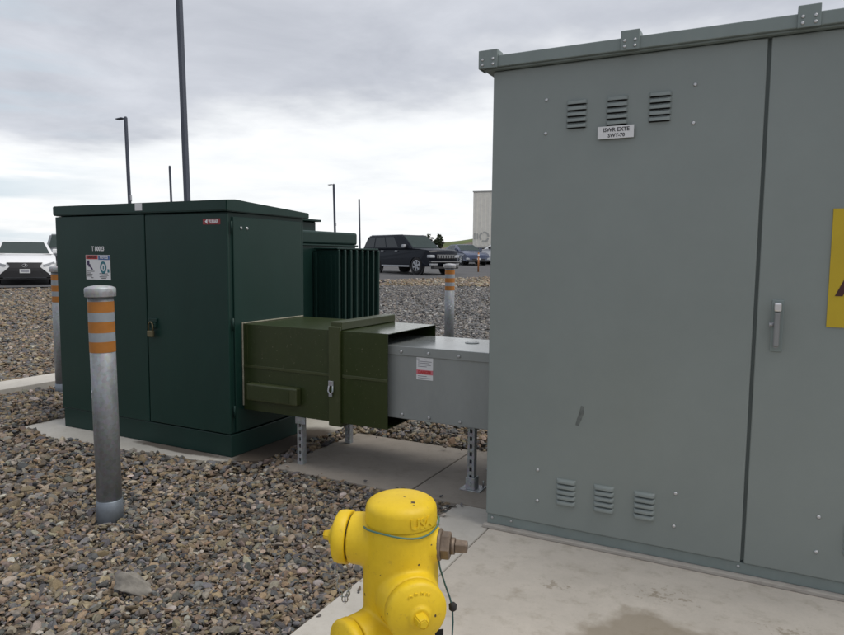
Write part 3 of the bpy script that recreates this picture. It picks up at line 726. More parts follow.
# ------------------------------------------------------------------ fire hydrant (wet barrel, three outlets)
HX, HY = -.936, 1.69
hy = thing('fire_hydrant', 'bright yellow fire hydrant with capped outlets and a wire round its bonnet', 'fire hydrant', (HX, HY, 0))
def dirc(rt, tw):   # rt: to the right of the view, tw: towards the camera
    v = Vector((.8883, .4592, 0))*rt + Vector((.4566, -.8849, 0))*tw
    return Vector((v.x, v.y, 0)).normalized()
A1, A2, A3 = dirc(-.98, -.2), dirc(.29, .95), dirc(-.78, .62)
C = Vector((HX, HY, 0))
m = MB()
m.lathe(C, (0, 0, 1), [(.0, .165), (.03, .165), (.032, .12), (.06, .108), (.30, .108), (.45, .112), (.60, .113), (.68, .110), (.722, .1035)], 48)
def outlet(m, a, z, prof, back=None):
    m.lathe(C+Vector((0, 0, z)), a, prof, 40)
outlet(m, A1, .650, [(0, .085), (.07, .084), (.12, .077), (.152, .076)])
outlet(m, -A1, .650, [(0, .072), (.075, .066), (.105, .054), (.118, .047)])
outlet(m, A2, 0.520, [(0, .095), (.08, .094), (.11, .089), (.140, .086)])
outlet(m, -A2, 0.520, [(0, .07), (.10, .06), (.125, .05)])
outlet(m, A3, .385, [(0, .095), (.08, .092), (.12, .083), (.165, .080)])
outlet(m, -A3, .400, [(0, .075), (.09, .068), (.118, .058), (.137, .050), (.143, .03)])
bmesh.ops.recalc_face_normals(m.bm, faces=m.bm.faces[:])
body = m.build('body', M['hydrant'], hy)
rm = body.modifiers.new('remesh', 'REMESH'); rm.mode = 'VOXEL'; rm.voxel_size = .0042
sm = body.modifiers.new('smooth', 'SMOOTH'); sm.iterations = 14; sm.factor = .5
dg = bpy.context.evaluated_depsgraph_get(); me = bpy.data.meshes.new_from_object(body.evaluated_get(dg))
body.modifiers.clear(); body.data = me
for p in me.polygons: p.use_smooth = True
# bonnet
MB().lathe(C+Vector((0, 0, .716)), (0, 0, 1), [(0, .1065), (.004, .1075), (.042, .1055), (.050, .1035), (.057, .099), (.063, .092), (.068, .082), (.0735, .062), (.077, .03), (.078, .001)], 56).build('bonnet', M['hydrant'], hy)
def wrap(me_, ang, rad, z):
    return lambda v: Vector((HX+(rad+v.z)*cos(ang+v.x/rad), HY+(rad+v.z)*sin(ang+v.x/rad), z+v.y))
m = MB(); tcam = atan2(-HY, -HX); m.add_mesh(text_mesh('USA', .040, ext=.0034, bold=.0016), wrap(None, tcam+.60, .1062, .741)); m.build('lettering', M['hydrant'], hy)
def cap(a, z, d0, rad, depth, dome=.022, nut=.022, nutl=.036):
    o_ = C+Vector((0, 0, z))+a*d0
    m = MB(); m.lathe(o_, a, [(0, rad*.94), (.002, rad), (depth*.7, rad), (depth*.9, rad*.965), (depth, rad*.88), (depth+dome*.45, rad*.66), (depth+dome*.75, rad*.45), (depth+dome*.82, rad*.37), (depth+dome*.82+.007, rad*.345), (depth+dome*.82+.008, rad*.28)], 48)
    c_ = m.build('outlet_cap', M['hydrant'], hy)
    m = MB(); x, y, aa = frame(a); o2 = o_+a*(depth+dome)
    m.lathe(o2, a, [(0, nut*1.25), (nutl*.9, nut*.95), (nutl, nut*.8)], 5, smooth=False); bmesh.ops.bevel(m.bm, geom=m.bm.edges[:], offset=.003, segments=2, affect='EDGES')
    m.build('cap_nut', M['hydrant'], c_)
    return c_
def gap_ring(a, z, d0, rad, w=.006):
    MB().lathe(C+Vector((0, 0, z))+a*d0, a, [(0, rad), (w, rad)], 40).build('gasket', M['black_rubber'], hy)
gap_ring(A1, .650, .149, .068); cap(A1, .650, .156, .079, .042, .016, .016, .028)
gap_ring(A2, 0.520, .137, .074); c2 = cap(A2, 0.520, .143, .0865, .038, .022, .0185, .034)
gap_ring(A3, .385, .162, .072); cap(A3, .385, .168, .082, .034, .018, .017, .03)
x, y, aa = frame(A2)
# embossed letters on the front cap
def onarc(ch, ang, rad, dist, size):
    o_ = C+Vector((0, 0, 0.520))+A2*dist
    rt = Vector((0, 0, 1)).cross(A2)*1.0; up = Vector((0, 0, 1)); rt = up.cross(A2)
    rd_ = rt*cos(ang)+up*sin(ang); tg = rt*sin(ang)-up*cos(ang)
    def f_(v): return o_ + rd_*(rad+v.y) + tg*v.x + A2*v.z
    return text_mesh(ch, size, ext=.0025, bold=.0008), f_
m = MB()
for k, ch in enumerate('OPEN'):
    me_, fn = onarc(ch, pi/2+.42-.28*k, .058, .1885, .018); m.add_mesh(me_, fn)
m.build('lettering', M['hydrant'], c2)
# operating stem on the right of the upper outlet
o_ = C+Vector((0, 0, .652))-A1*.110
m = MB(); m.lathe(o_, -A1, [(0, .046), (.010, .047), (.014, .043)], 28); m.lathe(o_-A1*.0145, -A1, [(0, .040), (.022, .040), (.026, .036)], 6, smooth=False); m.lathe(o_-A1*.041, -A1, [(0, .025), (.012, .024)], 24)
st = m.build('stem_packing_nut', M['brass'], hy)
m = MB(); m.lathe(o_-A1*.0535, -A1, [(0, .0205), (.034, .0195), (.036, .017)], 5, smooth=False); bmesh.ops.bevel(m.bm, geom=m.bm.edges[:], offset=.002, segments=1, affect='EDGES'); m.build('stem', M['brass'], st)
# stem of the low outlet, only its tip shows on the right
o_ = C+Vector((0, 0, .43))-A3*.130
# wires and chain
pts = [(HX+.1125*cos(t), HY+.1125*sin(t), .7135+.006*sin(3*t)-.004*cos(t-tcam)) for t in np.linspace(0, 2*pi, 48, endpoint=False)]
MB().tube(pts, .0028, 8, True).build('wire_loop', M['wire'], hy)
def dep(px, py, d):
    v = f + r_*((px-422)/670) - u_*((py-317.5)/670); return Vector((0, 0, 1.5))+v*d
hang = [dep(438, 556, 1.955), dep(440, 568, 1.952), dep(445, 584, 1.95), dep(450, 598, 1.95), dep(452.5, 608, 1.95), dep(453, 622, 1.95), dep(452, 640, 1.95), dep(450, 665, 1.95)]
MB().tube(hang, .0026, 8).build('hanging_wire', M['wire_dark'], hy)
p = dep(452.8, 606.5, 1.95); MB().lathe(p-Vector((0, 0, .012)), (0, 0, 1), [(0, .006), (.004, .011), (.018, .012), (.024, .006)], 16).build('wire_weight', M['black_rubber'], hy)
# cap chain hanging on the left
m = MB(); c0 = dep(340, 562, 2.02)
def link(m, c, vert, sz=.0085):
    a_ = Vector((.8883, .4592, 0)) if vert else Vector((.4566, -.8849, 0)); 
    m.tube([c + a_*(sz*.55*cos(t)) + Vector((0, 0, sz*sin(t))) for t in np.linspace(0, 2*pi, 10, endpoint=False)], .0016, 6, True)
path = [(336.5, 563), (336, 572), (337.5, 582), (339.5, 590), (342, 597), (345, 601), (347.5, 597), (349, 590), (351, 582)]
k = 0
for (xa, ya), (xb, yb) in zip(path, path[1:]):
    for s_ in (0, .5): link(m, dep(xa+(xb-xa)*s_, ya+(yb-ya)*s_, 2.0), k % 2); k += 1
m.build('cap_chain', M['galv'], hy)
# small tag strip at the foot of the front cap
ft = C + A2*.10 + dirc(1, .1)*.085 + Vector((0, 0, .405))
m = MB(); a_ = dirc(1, 0); 
m.quad(ft-a_*.012+Vector((0, 0, .03)), ft+a_*.012+Vector((0, 0, .034)), ft+a_*.012-Vector((0, 0, .05)), ft-a_*.012-Vector((0, 0, .05)))
bmesh.ops.solidify(m.bm, geom=m.bm.faces[:], thickness=.002); m.build('tag', M['black_plastic'], hy)

# ------------------------------------------------------------------ cars
def arc_pts(cx_, r, z0, n=9): return [(cx_+r*cos(t), z0+r*sin(t)) for t in np.linspace(0, pi, n)]
def make_car(name, label, cat, loc, rz, P, group=None):
    """P: car proportions; x forward, y left"""
    t = thing(name, label, cat, loc, rz, group)
    L, W = P['L'], P['W']; zb = P['zb']; wr = P['wr']; xf, xr = P['xf'], P['xr']; hl = L/2; w = W/2
    up = P['up']   # upper outline of lower body, rear to front
    ar = wr*1.16
    bottom = [(hl-.10, zb+.06)] + [(x_, max(z_, zb)) for x_, z_ in arc_pts(xf, ar, wr*.9)] + [(xf-ar, zb)] + [(xr+ar, zb)] + [(x_, max(z_, zb)) for x_, z_ in arc_pts(xr, ar, wr*.9)] + [(-hl+.12, zb+.08)]
    out = []
    for q in up + bottom:
        if not out or hypot(q[0]-out[-1][0], q[1]-out[-1][1]) > .02: out.append(q)
    m = MB(); slices = [(-w, .93), (-w+.03, .985), (-w*.55, 1), (w*.55, 1), (w-.03, .985), (w, .93)]
    zc = (zb+max(z for _, z in up))/2
    Rg = []
    for yy, sc in slices:
        row = []
        for (x_, z_) in out:
            ed = abs(yy)/w; top = max(0, (z_-zb)/(max(z for _, z in up)-zb))
            xx = x_*(1-(.045*ed**3 if abs(x_) > hl*.8 else 0)); ys = yy*(1-.045*top**2-(.10*max(0, (abs(x_)/hl-.82)/.18)**2))
            zz = z_ - (.035*ed**4 if z_ > zc else 0)
            row.append(m.bm.verts.new((xx, ys, zz)))
        Rg.append(row)
    n = len(out)
    for a, b in zip(Rg, Rg[1:]):
        for k in range(n): m.bm.faces.new((a[k], a[(k+1) % n], b[(k+1) % n], b[k])).smooth = True
    m.bm.faces.new(Rg[0]); m.bm.faces.new(Rg[-1][::-1])
    body = m.build('body', P['mat'], t, world=False)
    md = body.modifiers.new('es', 'EDGE_SPLIT'); md.split_angle = radians(35)
    # greenhouse
    (x0, z0), (x1, z1), (x2, z2), (x3, z3) = P['cab']; tw = w*P.get('tumble', .78); bw = w*.93
    def cabin(inset, off):
        return None
    m = MB(); roof_t = .05
    bl = [(x0, z0, bw), (x1, z1, tw), (x2, z2, tw), (x3, z3, bw)]
    A = [m.bm.verts.new((x_, -y_, z_)) for x_, z_, y_ in bl]; B = [m.bm.verts.new((x_, y_, z_)) for x_, z_, y_ in bl]
    for a, b, c, d in ((A[0], A[1], A[2], A[3]), (B[3], B[2], B[1], B[0]), (A[0], B[0], B[1], A[1]), (A[1], B[1], B[2], A[2]), (A[2], B[2], B[3], A[3])): m.bm.faces.new((a, b, c, d))
    bmesh.ops.bevel(m.bm, geom=[e for e in m.bm.edges if len(e.link_faces) == 2], offset=.06, segments=3, affect='EDGES')
    for f_ in m.bm.faces: f_.smooth = True
    cb = m.build('roof', P['mat'], t, world=False); md = cb.modifiers.new('es', 'EDGE_SPLIT'); md.split_angle = radians(30)
    def lerp(a, b, s_): return tuple(a[i]+(b[i]-a[i])*s_ for i in range(3))
    def panel(name, q, mat, du, dv, off, label=None):
        # q: four corners (bl, br, tr, tl); shrink and push outward
        q = [Vector(x_) for x_ in q]
        def at(u, v): return (q[0]*(1-u)+q[1]*u)*(1-v)+(q[3]*(1-u)+q[2]*u)*v
        nrm = (q[1]-q[0]).cross(q[3]-q[0]).normalized()
        m = MB(); a = [at(du[0], dv[0]), at(du[1], dv[0]), at(du[1], dv[1]), at(du[0], dv[1])]
        lo = [m.bm.verts.new(p_-nrm*.01) for p_ in a]; hi = [m.bm.verts.new(p_+nrm*off) for p_ in a]
        m.bm.faces.new(hi); m.bm.faces.new(lo[::-1])
        for k in range(4): m.bm.faces.new((lo[k], lo[(k+1) % 4], hi[(k+1) % 4], hi[k]))
        return m.build(name, mat, t, world=False)
    # windshield and rear window
    panel('windshield', [(x3, -bw, z3), (x3, bw, z3), (x2, tw, z2), (x2, -tw, z2)], M['windshield'], (.06, .94), (.04, .90), .008)
    panel('rear_window', [(x0, bw, z0), (x0, -bw, z0), (x1, -tw, z1), (x1, tw, z1)], M['glass'], (.08, .92), (.1, .88), .008)
    for sgn in (-1, 1):
        q = [(x0, sgn*bw, z0), (x3, sgn*bw, z3), (x2, sgn*tw, z2), (x1, sgn*tw, z1)]
        if sgn > 0: q = [q[1], q[0], q[3], q[2]]
        for (a, b) in P['wins']:
            ua, ub = (a, b) if sgn < 0 else (1-b, 1-a)
            panel('side_window', q, M['glass'], (ua, ub), (.08, .86), .008)
    # wheels
    for x_ in (xf, xr):
        for sgn in (-1, 1):
            wy = sgn*(w-.12)
            m = MB(); m.lathe((x_, wy-sgn*.12, wr), (0, sgn, 0), [(0, wr*.93), (.02, wr), (.20, wr), (.225, wr*.95), (.232, wr*.72), (.215, wr*.68)], 28); wh = m.build('wheel', M['tyre'], t, world=False)
            m = MB(); o_ = Vector((x_, wy+sgn*.098, wr)); m.lathe(o_, (0, sgn, 0), [(0, wr*.68), (.012, wr*.68), (.014, wr*.60)], 28, False, False)
            for k in range(6):
                aa = k*pi/3+.3; d_ = Vector((cos(aa), 0, sin(aa))); pe = Vector((-sin(aa), 0, cos(aa)))
                a = o_+Vector((0, sgn*.016, 0)); m.quad(a+pe*.04, a-pe*.04, a-pe*.055+d_*wr*.62, a+pe*.055+d_*wr*.62)
            m.lathe(o_+Vector((0, sgn*.014, 0)), (0, sgn, 0), [(0, .07), (.02, .05)], 14)
            m.build('rim', M['rim'], wh, world=False)
            m = MB(); m.lathe((x_, sgn*(w-.16), wr*.92), (0, sgn, 0), [(0, ar*.985), (.10, ar*.985)], 26); m.build('wheel_arch', M['black_plastic'], t, world=False)
    # mirrors
    for sgn in (-1, 1):
        m = MB(); m.box((x3-.55, sgn*(w+.02)-.10, z3+.02), (x3-.38, sgn*(w+.02)+.10, z3+.18), .03, 2); m.build('mirror', P.get('mirror', P['mat']), t, world=False)
        m = MB()
        for (ha, hb) in P['handles']: m.box((ha, sgn*w*.975-.015, z3-.14), (hb, sgn*w*.975+.015, z3-.11), .006)
        m.build('door_handle', P.get('trim', P['mat']), t, world=False)
    P['face'](t, P, hl, w)
    return t

def suv_face(t, P, hl, w):
    zt = P['up'][-2][1]
    m = MB(); m.box((hl-.09, -w*.58, zt-.30), (hl+.012, w*.58, zt-.10), .015); gr = m.build('grille', M['black_plastic'], t, world=False)
    for k in range(7):
        yc = (k-3)*w*.158; m = MB(); m.box((hl+.006, yc-w*.066, zt-.275), (hl+.020, yc-w*.045, zt-.12)); m.box((hl+.006, yc+w*.045, zt-.275), (hl+.020, yc+w*.066, zt-.12)); m.box((hl+.006, yc-w*.0445, zt-.135), (hl+.019, yc+w*.0445, zt-.12)); m.build('grille_slot_trim', M['rim'], gr, world=False)
    for sgn in (-1, 1):
        m = MB(); m.box((hl-.28, sgn*w*.78-.17, zt-.27), (hl-.055, sgn*w*.78+.17, zt-.13), .03); m.build('headlight', M['lamp_glass'], t, world=False)
        m = MB(); m.box((hl-.18, sgn*w*.68-.22, zt-.62), (hl-.03, sgn*w*.68+.22, zt-.52), .02); m.build('fog_light', M['rim'], t, world=False)
    m = MB(); m.box((hl-.16, -w*.93, zt-.50), (hl+.02, w*.93, zt-.40), .02); m.box((hl-.16, -w*.80, zt-.78), (hl+.03, w*.80, zt-.68), .02); m.build('bumper', M['black_plastic'], t, world=False)
    m = MB(); m.box((hl-.12, -w*.93, zt-.455), (hl+.028, w*.93, zt-.435)); m.build('bumper_trim', M['rim'], t, world=False)
    m = MB(); m.box((hl+.0305, -.16, zt-.70), (hl+.04, .16, zt-.56)); m.build('license_plate', M['white_label'], t, world=False)
    m = MB()
    for sgn in (-1, 1): m.box((P['xr']+.5, sgn*w*.97-.04, P['zb']-.02), (P['xf']-.5, sgn*w*.97+.04, P['zb']+.06), .01)
    m.build('sill_trim', M['rim'], t, world=False)
    m = MB()
    for sgn in (-1, 1): m.box((P['cab'][1][0]+.1, sgn*w*.66-.02, P['cab'][1][1]+.005), (P['cab'][2][0]-.1, sgn*w*.66+.02, P['cab'][1][1]+.045), .01)
    m.build('roof_rail', M['rim'], t, world=False)
SUV = dict(L=5.40, W=2.06, zb=.36, wr=.405, xf=1.72, xr=-1.42, mat=M['navy_car'], trim=M['rim'], mirror=M['rim'],
    up=[(-2.66, .60), (-2.70, .90), (-2.66, 1.18), (-2.2, 1.27), (1.20, 1.26), (1.9, 1.235), (2.45, 1.20), (2.62, 1.15), (2.70, .95), (2.70, .62)],
    cab=((-2.62, 1.22), (-2.30, 1.88), (.42, 1.91), (1.32, 1.24)), tumble=.80, wins=((.04, .24), (.265, .50), (.52, .75)), handles=((-1.0, -.8), (.1, .3)), face=suv_face)
SUV['up'][-2:] = [(2.70, 1.05), (2.70, .62)]
zG = lambda x, y: float(G(x, y))+.012
make_car('parked_suv', 'dark navy parked suv with chrome grille slots, beside the gravel edge', 'suv', (-16.2, 29.9, zG(-16.2, 29.9)), radians(-21), SUV)

def sedan_face(t, P, hl, w):
    m = MB(); lev = [(.71, .50), (.655, .46), (.60, .41), (.54, .46), (.44, .57), (.34, .68), (.23, .76)]; us = np.linspace(-1, 1, 11)
    def gx_(u, v): return hl+.022-.30*max(0, v-.5)-.13*abs(u/.935)**3-(.10*max(0, .45-v) if v < .45 else 0)*0
    gr_rows = [[[m.bm.verts.new((gx_(u*h_, v)-b_, u*h_, v)) for u in us] for v, h_ in lev] for b_ in (0, .12)]
    for g_ in gr_rows:
        for a_, b_ in zip(g_, g_[1:]):
            for k in range(10): m.bm.faces.new((a_[k], a_[k+1], b_[k+1], b_[k]))
    fr_, bk_ = gr_rows
    loop = lambda g_: g_[0] + [q_[-1] for q_ in g_[1:]] + g_[-1][-2::-1] + [q_[0] for q_ in g_[-2:0:-1]]
    for k, (a_, b_) in enumerate(zip(loop(fr_), loop(bk_))):
        a2, b2 = loop(fr_)[(k+1) % len(loop(fr_))], loop(bk_)[(k+1) % len(loop(bk_))]; m.bm.faces.new((a_, a2, b2, b_))
    gr = m.build('grille', M['black_plastic'], t, world=False)
    m = MB(); o_ = Vector((hl+.028, 0, .61)); m.tube([o_+Vector((-.03, .075*cos(t_), .05*sin(t_))) for t_ in np.linspace(0, 2*pi, 20, endpoint=False)], .008, 6, True); m.tube([o_+Vector((0, .02, .035)), o_+Vector((0, 0, -.02)), o_+Vector((0, -.04, -.02))], .008, 6); m.build('emblem', M['rim'], gr, world=False)
    for sgn in (-1, 1):
        m = MB(); poly = [(.52, .64), (.84, .74), (.86, .68), (.66, .60), (.56, .60)]
        m.prism([(sgn*u, v) for u, v in poly], lambda u, v, q: Vector((hl-.33+q+.20*(1-(abs(u)-.5)/.4), u, v)), .12); m.build('headlight', M['lamp_glass'], t, world=False)
    m = MB(); m.box((hl+.024, -.15, .37), (hl+.034, .15, .50), .004); pl = m.build('license_plate', M['white_label'], t, world=False)
    m = MB(); m.box((hl+.0345, -.11, .405), (hl+.0355, .11, .465)); m.build('plate_print', paint('plate_print', (.35, .35, .4), .6), pl, world=False)
    m = MB(); m.box((hl-.25, -w*.86, .165), (hl-.02, w*.86, .195), .008); m.build('bumper_lip', M['black_plastic'], t, world=False)
SED = dict(L=4.95, W=1.87, zb=.19, wr=.335, xf=1.50, xr=-1.38, mat=M['white_car'],
    up=[(-2.44, .45), (-2.47, .75), (-2.42, .98), (-1.7, 1.03), (1.05, 1.0), (1.7, .90), (2.2, .78), (2.42, .68), (2.475, .50), (2.46, .24)],
    cab=((-1.95, 1.0), (-1.05, 1.41), (.10, 1.43), (1.15, .98)), tumble=.72, wins=((.20, .48), (.50, .77)), handles=((-.9, -.72), (.1, .28)), face=sedan_face)
make_car('parked_sedan', 'white parked sedan with a dark wide grille facing the gravel', 'sedan', (-23.3, 14.6, zG(-22.3, 14)), radians(-32), SED)
def plain_face(t, P, hl, w):
    zt = P['up'][-2][1]
    m = MB(); m.box((hl-.12, -w*.5, zt-.22), (hl+.01, w*.5, zt-.08), .01); m.build('grille', M['black_plastic'], t, world=False)
    for sgn in (-1, 1):
        m = MB(); m.box((hl-.3, sgn*w*.74-.18, zt-.16), (hl-.07, sgn*w*.74+.18, zt-.02), .03); m.build('headlight', M['lamp_glass'], t, world=False)
    m = MB(); m.box((hl-.1, -w*.85, P['zb']+.02), (hl+.015, w*.85, P['zb']+.14), .02); m.build('bumper', M['black_plastic'], t, world=False)
    m = MB(); m.box((hl+.016, -.15, P['zb']+.16), (hl+.026, .15, P['zb']+.28)); m.build('license_plate', M['white_label'], t, world=False)
SUV2 = dict(SUV, L=4.75, W=1.90, wr=.36, zb=.28, xf=1.45, xr=-1.30, mat=M['grey_car'], mirror=M['black_plastic'],
    up=[(-2.34, .50), (-2.37, .8), (-2.34, 1.08), (-1.9, 1.12), (1.0, 1.12), (1.7, 1.05), (2.15, .98), (2.32, .92), (2.37, .82), (2.36, .36)],
    cab=((-2.28, 1.08), (-1.85, 1.66), (.20, 1.70), (1.15, 1.10)), tumble=.78, face=plain_face)
make_car('parked_suv', 'dark grey parked suv behind the white sedan, half hidden by the green transformer', 'suv', (-27.5, 19.3, zG(-27.5, 19.3)), radians(-36), SUV2)
SED2 = dict(SED, mat=M['blue_car'], face=plain_face)
make_car('parked_sedan', 'dark blue parked sedan beyond the nose of the navy suv', 'sedan', (-19.5, 44.3, zG(-19.5, 44.3)), radians(-42), SED2)
SUV3 = dict(SUV2, mat=M['white_car'])
make_car('parked_suv', 'white parked suv below the white box trailer', 'suv', (-17.35, 46.3, zG(-17.35, 46.3)), radians(186), SUV3)

# ------------------------------------------------------------------ box trailer
cx0, cy0 = -21.15, 49.7
ct = thing('box_trailer', 'tall off white ribbed box trailer standing beside the grey cabinet edge', 'trailer', (cx0, cy0, zG(cx0, cy0)), radians(8))
m = MB(); bx, by, z0, z1 = 12.0, 2.5, 1.28, 5.55
m.box((0, 0, z0), (bx, by, z1), .03)
k = .25
while k < bx-.2: m.box((k, -.035, z0+.12), (k+.12, -.001, z1-.12), .01); k += .34
k = .2
while k < by-.2: m.box((-.03, k, z0+.12), (-.001, k+.10, z1-.12), .01); k += .34
m.build('box', M['container'], ct, world=False)
m = MB(); m.box((-.04, -.05, z1+.001), (bx+.04, by+.05, z1+.10), .02); m.box((-.04, -.05, z0-.12), (bx+.04, by+.05, z0-.002), .02); m.build('rail', paint('grey_rail', (.42, .42, .40), .6), ct, world=False)
m = MB(); m.box((.3, .3, z0-.42), (bx-.3, by-.3, z0-.125), .02); m.box((.2, -.02, z0-.45), (2.6, .1, z0-.125)); m.build('chassis', M['black_plastic'], ct, world=False)
for x in (1.2, 2.3, 9.6):
    for y in (.2, by-.2):
        m = MB(); m.lathe((x, y-.14, .45), (0, 1, 0), [(0, .40), (.02, .45), (.26, .45), (.28, .40)], 20); m.build('wheel', M['tyre'], ct, world=False)
m = MB(); N = 24
for k in range(N):
    if k % 8 == 7: continue
    a0, a1 = 2*pi*k/N, 2*pi*(k+1)/N
    m.quad(*[(.95+rr*cos(a), -.041, 2.05+rr*sin(a)) for rr, a in ((.28, a0), (.42, a0), (.42, a1), (.28, a1))])
m.box((.12, -.042, 1.85), (.22, -.040, 2.35)); m.box((.34, -.042, 1.85), (.44, -.040, 2.3))
m.build('marking', paint('grey_marking', (.45, .45, .42), .6), ct, world=False)

# ------------------------------------------------------------------ lot light poles
def make_pole(label, base, lean, H=8.6, w=.15, head=True):
    t = thing('lamp_pole', label, 'lamp pole', base, 0, 'parking lot lamp poles')
    d = Vector((lean[0], lean[1], 1)).normalized(); t.rotation_mode = 'QUATERNION'; t.rotation_quaternion = Vector((0, 0, 1)).rotation_difference(d)
    m = MB(); m.box((-w/2, -w/2, -.3), (w/2, w/2, H), .012); m.build('shaft', M['pole'], t, world=False)
    m = MB(); m.box((-.05, -.05, H+.001), (.05, .05, H+.05), .01); m.build('top_cap', M['pole'], t, world=False)
    if not head: return t
    m = MB(); m.cyl((0, 0, H-.10), (-.22, 0, H-.02), .03, n=10); m.box((-.72, -.15, H-.04), (-.20, .15, H+.02), .015); m.build('lamp_head', M['pole'], t, world=False)
    m = MB(); m.box((w/2+.001, -.05, 3.9), (w/2+.10, .05, 4.15), .02); m.cyl((w/2+.05, 0, 3.8), (w/2+.05, 0, 3.9), .06, n=10); m.build('camera_box', paint('pale_grey_box', (.4, .41, .43), .5), t, world=False)
    return t
PL = [('tallest looking dark lamp pole rising behind the green transformer roof', (-14.53, 13.86, .33), (-.060, .035), .135, 9.6),
      ('lamp pole left of the tallest one with its lamp head in view', (-33.95, 27.86, .80), (-.055, .025), .15, 8.75),
      ('short looking lamp pole between the two nearer poles on the left', (-47.55, 43.44, 1.0), (-.06, .03), .15, 8.3),
      ('thin lamp pole above the transformer fins, left of a similar thinner one', (-43.8, 63.38, 1.0), (-.055, .04), .19, 8.5),
      ('thinnest lamp pole just left of the dark navy suv', (-52.75, 82.53, 1.0), (-.05, .045), .19, 8.6)]
for k, (lab, b, ln, w, H) in enumerate(PL): make_pole(lab, b, ln, H, w, k in (1, 3))
# ------------------------------------------------------------------ far bushes on the hill
def bush(name, label, c, rx, rz, n, leaf, trunk=True):
    t = thing(name, label, 'tree', c)
    vs, fs = [], []; cl = [(random.uniform(-.75, .75), random.uniform(-.6, .6), random.uniform(.15, .85), random.uniform(.25, .45)) for _ in range(9)]
    for k in range(n):
        q = random.choice(cl); d = Vector((random.gauss(0, 1), random.gauss(0, 1), random.gauss(0, 1))).normalized()*q[3]*random.uniform(.5, 1)
        p_ = Vector(((q[0]+d.x)*rx, (q[1]+d.y)*rx, (q[2]+d.z*.8)*rz)); s_ = leaf*random.uniform(.6, 1.3)
        e = Euler((random.uniform(0, 6), random.uniform(0, 6), random.uniform(0, 6))).to_matrix(); b0 = len(vs)
        for a in ((-1, -.5, 0), (1, -.5, 0), (.9, .6, .2), (-.8, .6, -.2)): vs.append(p_+e@Vector(a)*s_)
        fs.append((b0, b0+1, b0+2, b0+3))
    me = bpy.data.meshes.new('crown'); me.from_pydata(vs, [], fs); me.materials.append(M['leaf']); o = bpy.data.objects.new('crown', me); COL.objects.link(o); o.parent = t
    m = MB(); m.cyl((0, 0, -1), (.1, 0, rz*.5), .3, .12, 8); m.cyl((.3, .2, -.5), (.6*rx*.6, .2, rz*.6), .18, .06, 8); m.build('trunk', M['bark'], t, world=False)
zz = lambda x, y: float(G(x, y)+hill(x, y))
bush('hill_tree', 'dark rounded bushy tree on the far hill above the navy suv', (-57.1, 117.4, zz(-57.1, 117.4)+.2), 1.35, 3.2, 520, .26)
bush('hill_tree', 'small ragged sparse tree just left of the rounded bushy tree', (-59.3, 117.8, zz(-59.3, 117.8)+.1), 1.0, 4.0, 150, .2)

# ------------------------------------------------------------------ sky and light
w = bpy.data.worlds.new('World'); S.world = w; w.use_nodes = True
n = w.node_tree.nodes; l = w.node_tree.links; n.clear()
SUN_EL, SUN_AZ = radians(64), radians(75)       # azimuth from +Y towards +X
tc = n.new('ShaderNodeTexCoord'); sep = n.new('ShaderNodeSeparateXYZ'); l.new(tc.outputs['Generated'], sep.inputs[0])
sky = n.new('ShaderNodeTexSky'); sky.sky_type = 'NISHITA'; sky.sun_disc = False; sky.sun_elevation = SUN_EL; sky.sun_rotation = SUN_AZ
bg1 = n.new('ShaderNodeBackground'); bg1.inputs['Strength'].default_value = .10; l.new(sky.outputs[0], bg1.inputs['Color'])
def math_(op, a, b=None, c=None):
    x = n.new('ShaderNodeMath'); x.operation = op
    for i, v in enumerate((a, b, c)):
        if v is None: continue
        if isinstance(v, (int, float)): x.inputs[i].default_value = v
        else: l.new(v, x.inputs[i])
    return x.outputs[0]
zc = math_('MAXIMUM', sep.outputs['Z'], 0.0)
den = math_('ADD', zc, .10)
cmb = n.new('ShaderNodeCombineXYZ'); l.new(math_('DIVIDE', sep.outputs['X'], den), cmb.inputs[0]); l.new(math_('DIVIDE', sep.outputs['Y'], den), cmb.inputs[1])
def wn(scale, detail, rough, loc=(0, 0, 0), dist=0):
    mp = n.new('ShaderNodeMapping'); mp.inputs['Location'].default_value = loc; l.new(cmb.outputs[0], mp.inputs['Vector'])
    t = n.new('ShaderNodeTexNoise'); t.inputs['Scale'].default_value = scale; t.inputs['Detail'].default_value = detail; t.inputs['Roughness'].default_value = rough; t.inputs['Distortion'].default_value = dist
    l.new(mp.outputs[0], t.inputs['Vector']); return t.outputs['Fac']
n1 = wn(.55, 6, .55, (3, 1, 0)); n2 = wn(1.5, 7, .6, (0, 7, 0), .3); n3 = wn(.28, 3, .5, (5, 2, 0))
# elevation of the cloud deck's lower edge, ragged; deck tilts down to the left
sd = math_('MULTIPLY', math_('MINIMUM', sep.outputs['X'], -.15), -.20)
back = math_('MULTIPLY', math_('MAXIMUM', math_('MULTIPLY', sep.outputs['Y'], -1), -.15), .45)   # unseen deck behind the viewer, closed in to darken reflections on front faces
el = math_('ADD', math_('ADD', math_('ADD', sep.outputs['Z'], sd), back), math_('MULTIPLY', math_('SUBTRACT', n1, .5), .30))
mr = n.new('ShaderNodeMapRange'); mr.interpolation_type = 'SMOOTHSTEP'; mr.inputs['From Min'].default_value = .205; mr.inputs['From Max'].default_value = .275; l.new(el, mr.inputs['Value'])
deck = mr.outputs[0]
gr = n.new('ShaderNodeValToRGB'); e = gr.color_ramp.elements; e[0].position = .32; e[0].color = (.34, .355, .395, 1); e[1].position = .70; e[1].color = (.55, .565, .605, 1); l.new(math_('ADD', math_('MULTIPLY', n2, .6), math_('MULTIPLY', n3, .4)), gr.inputs[0])
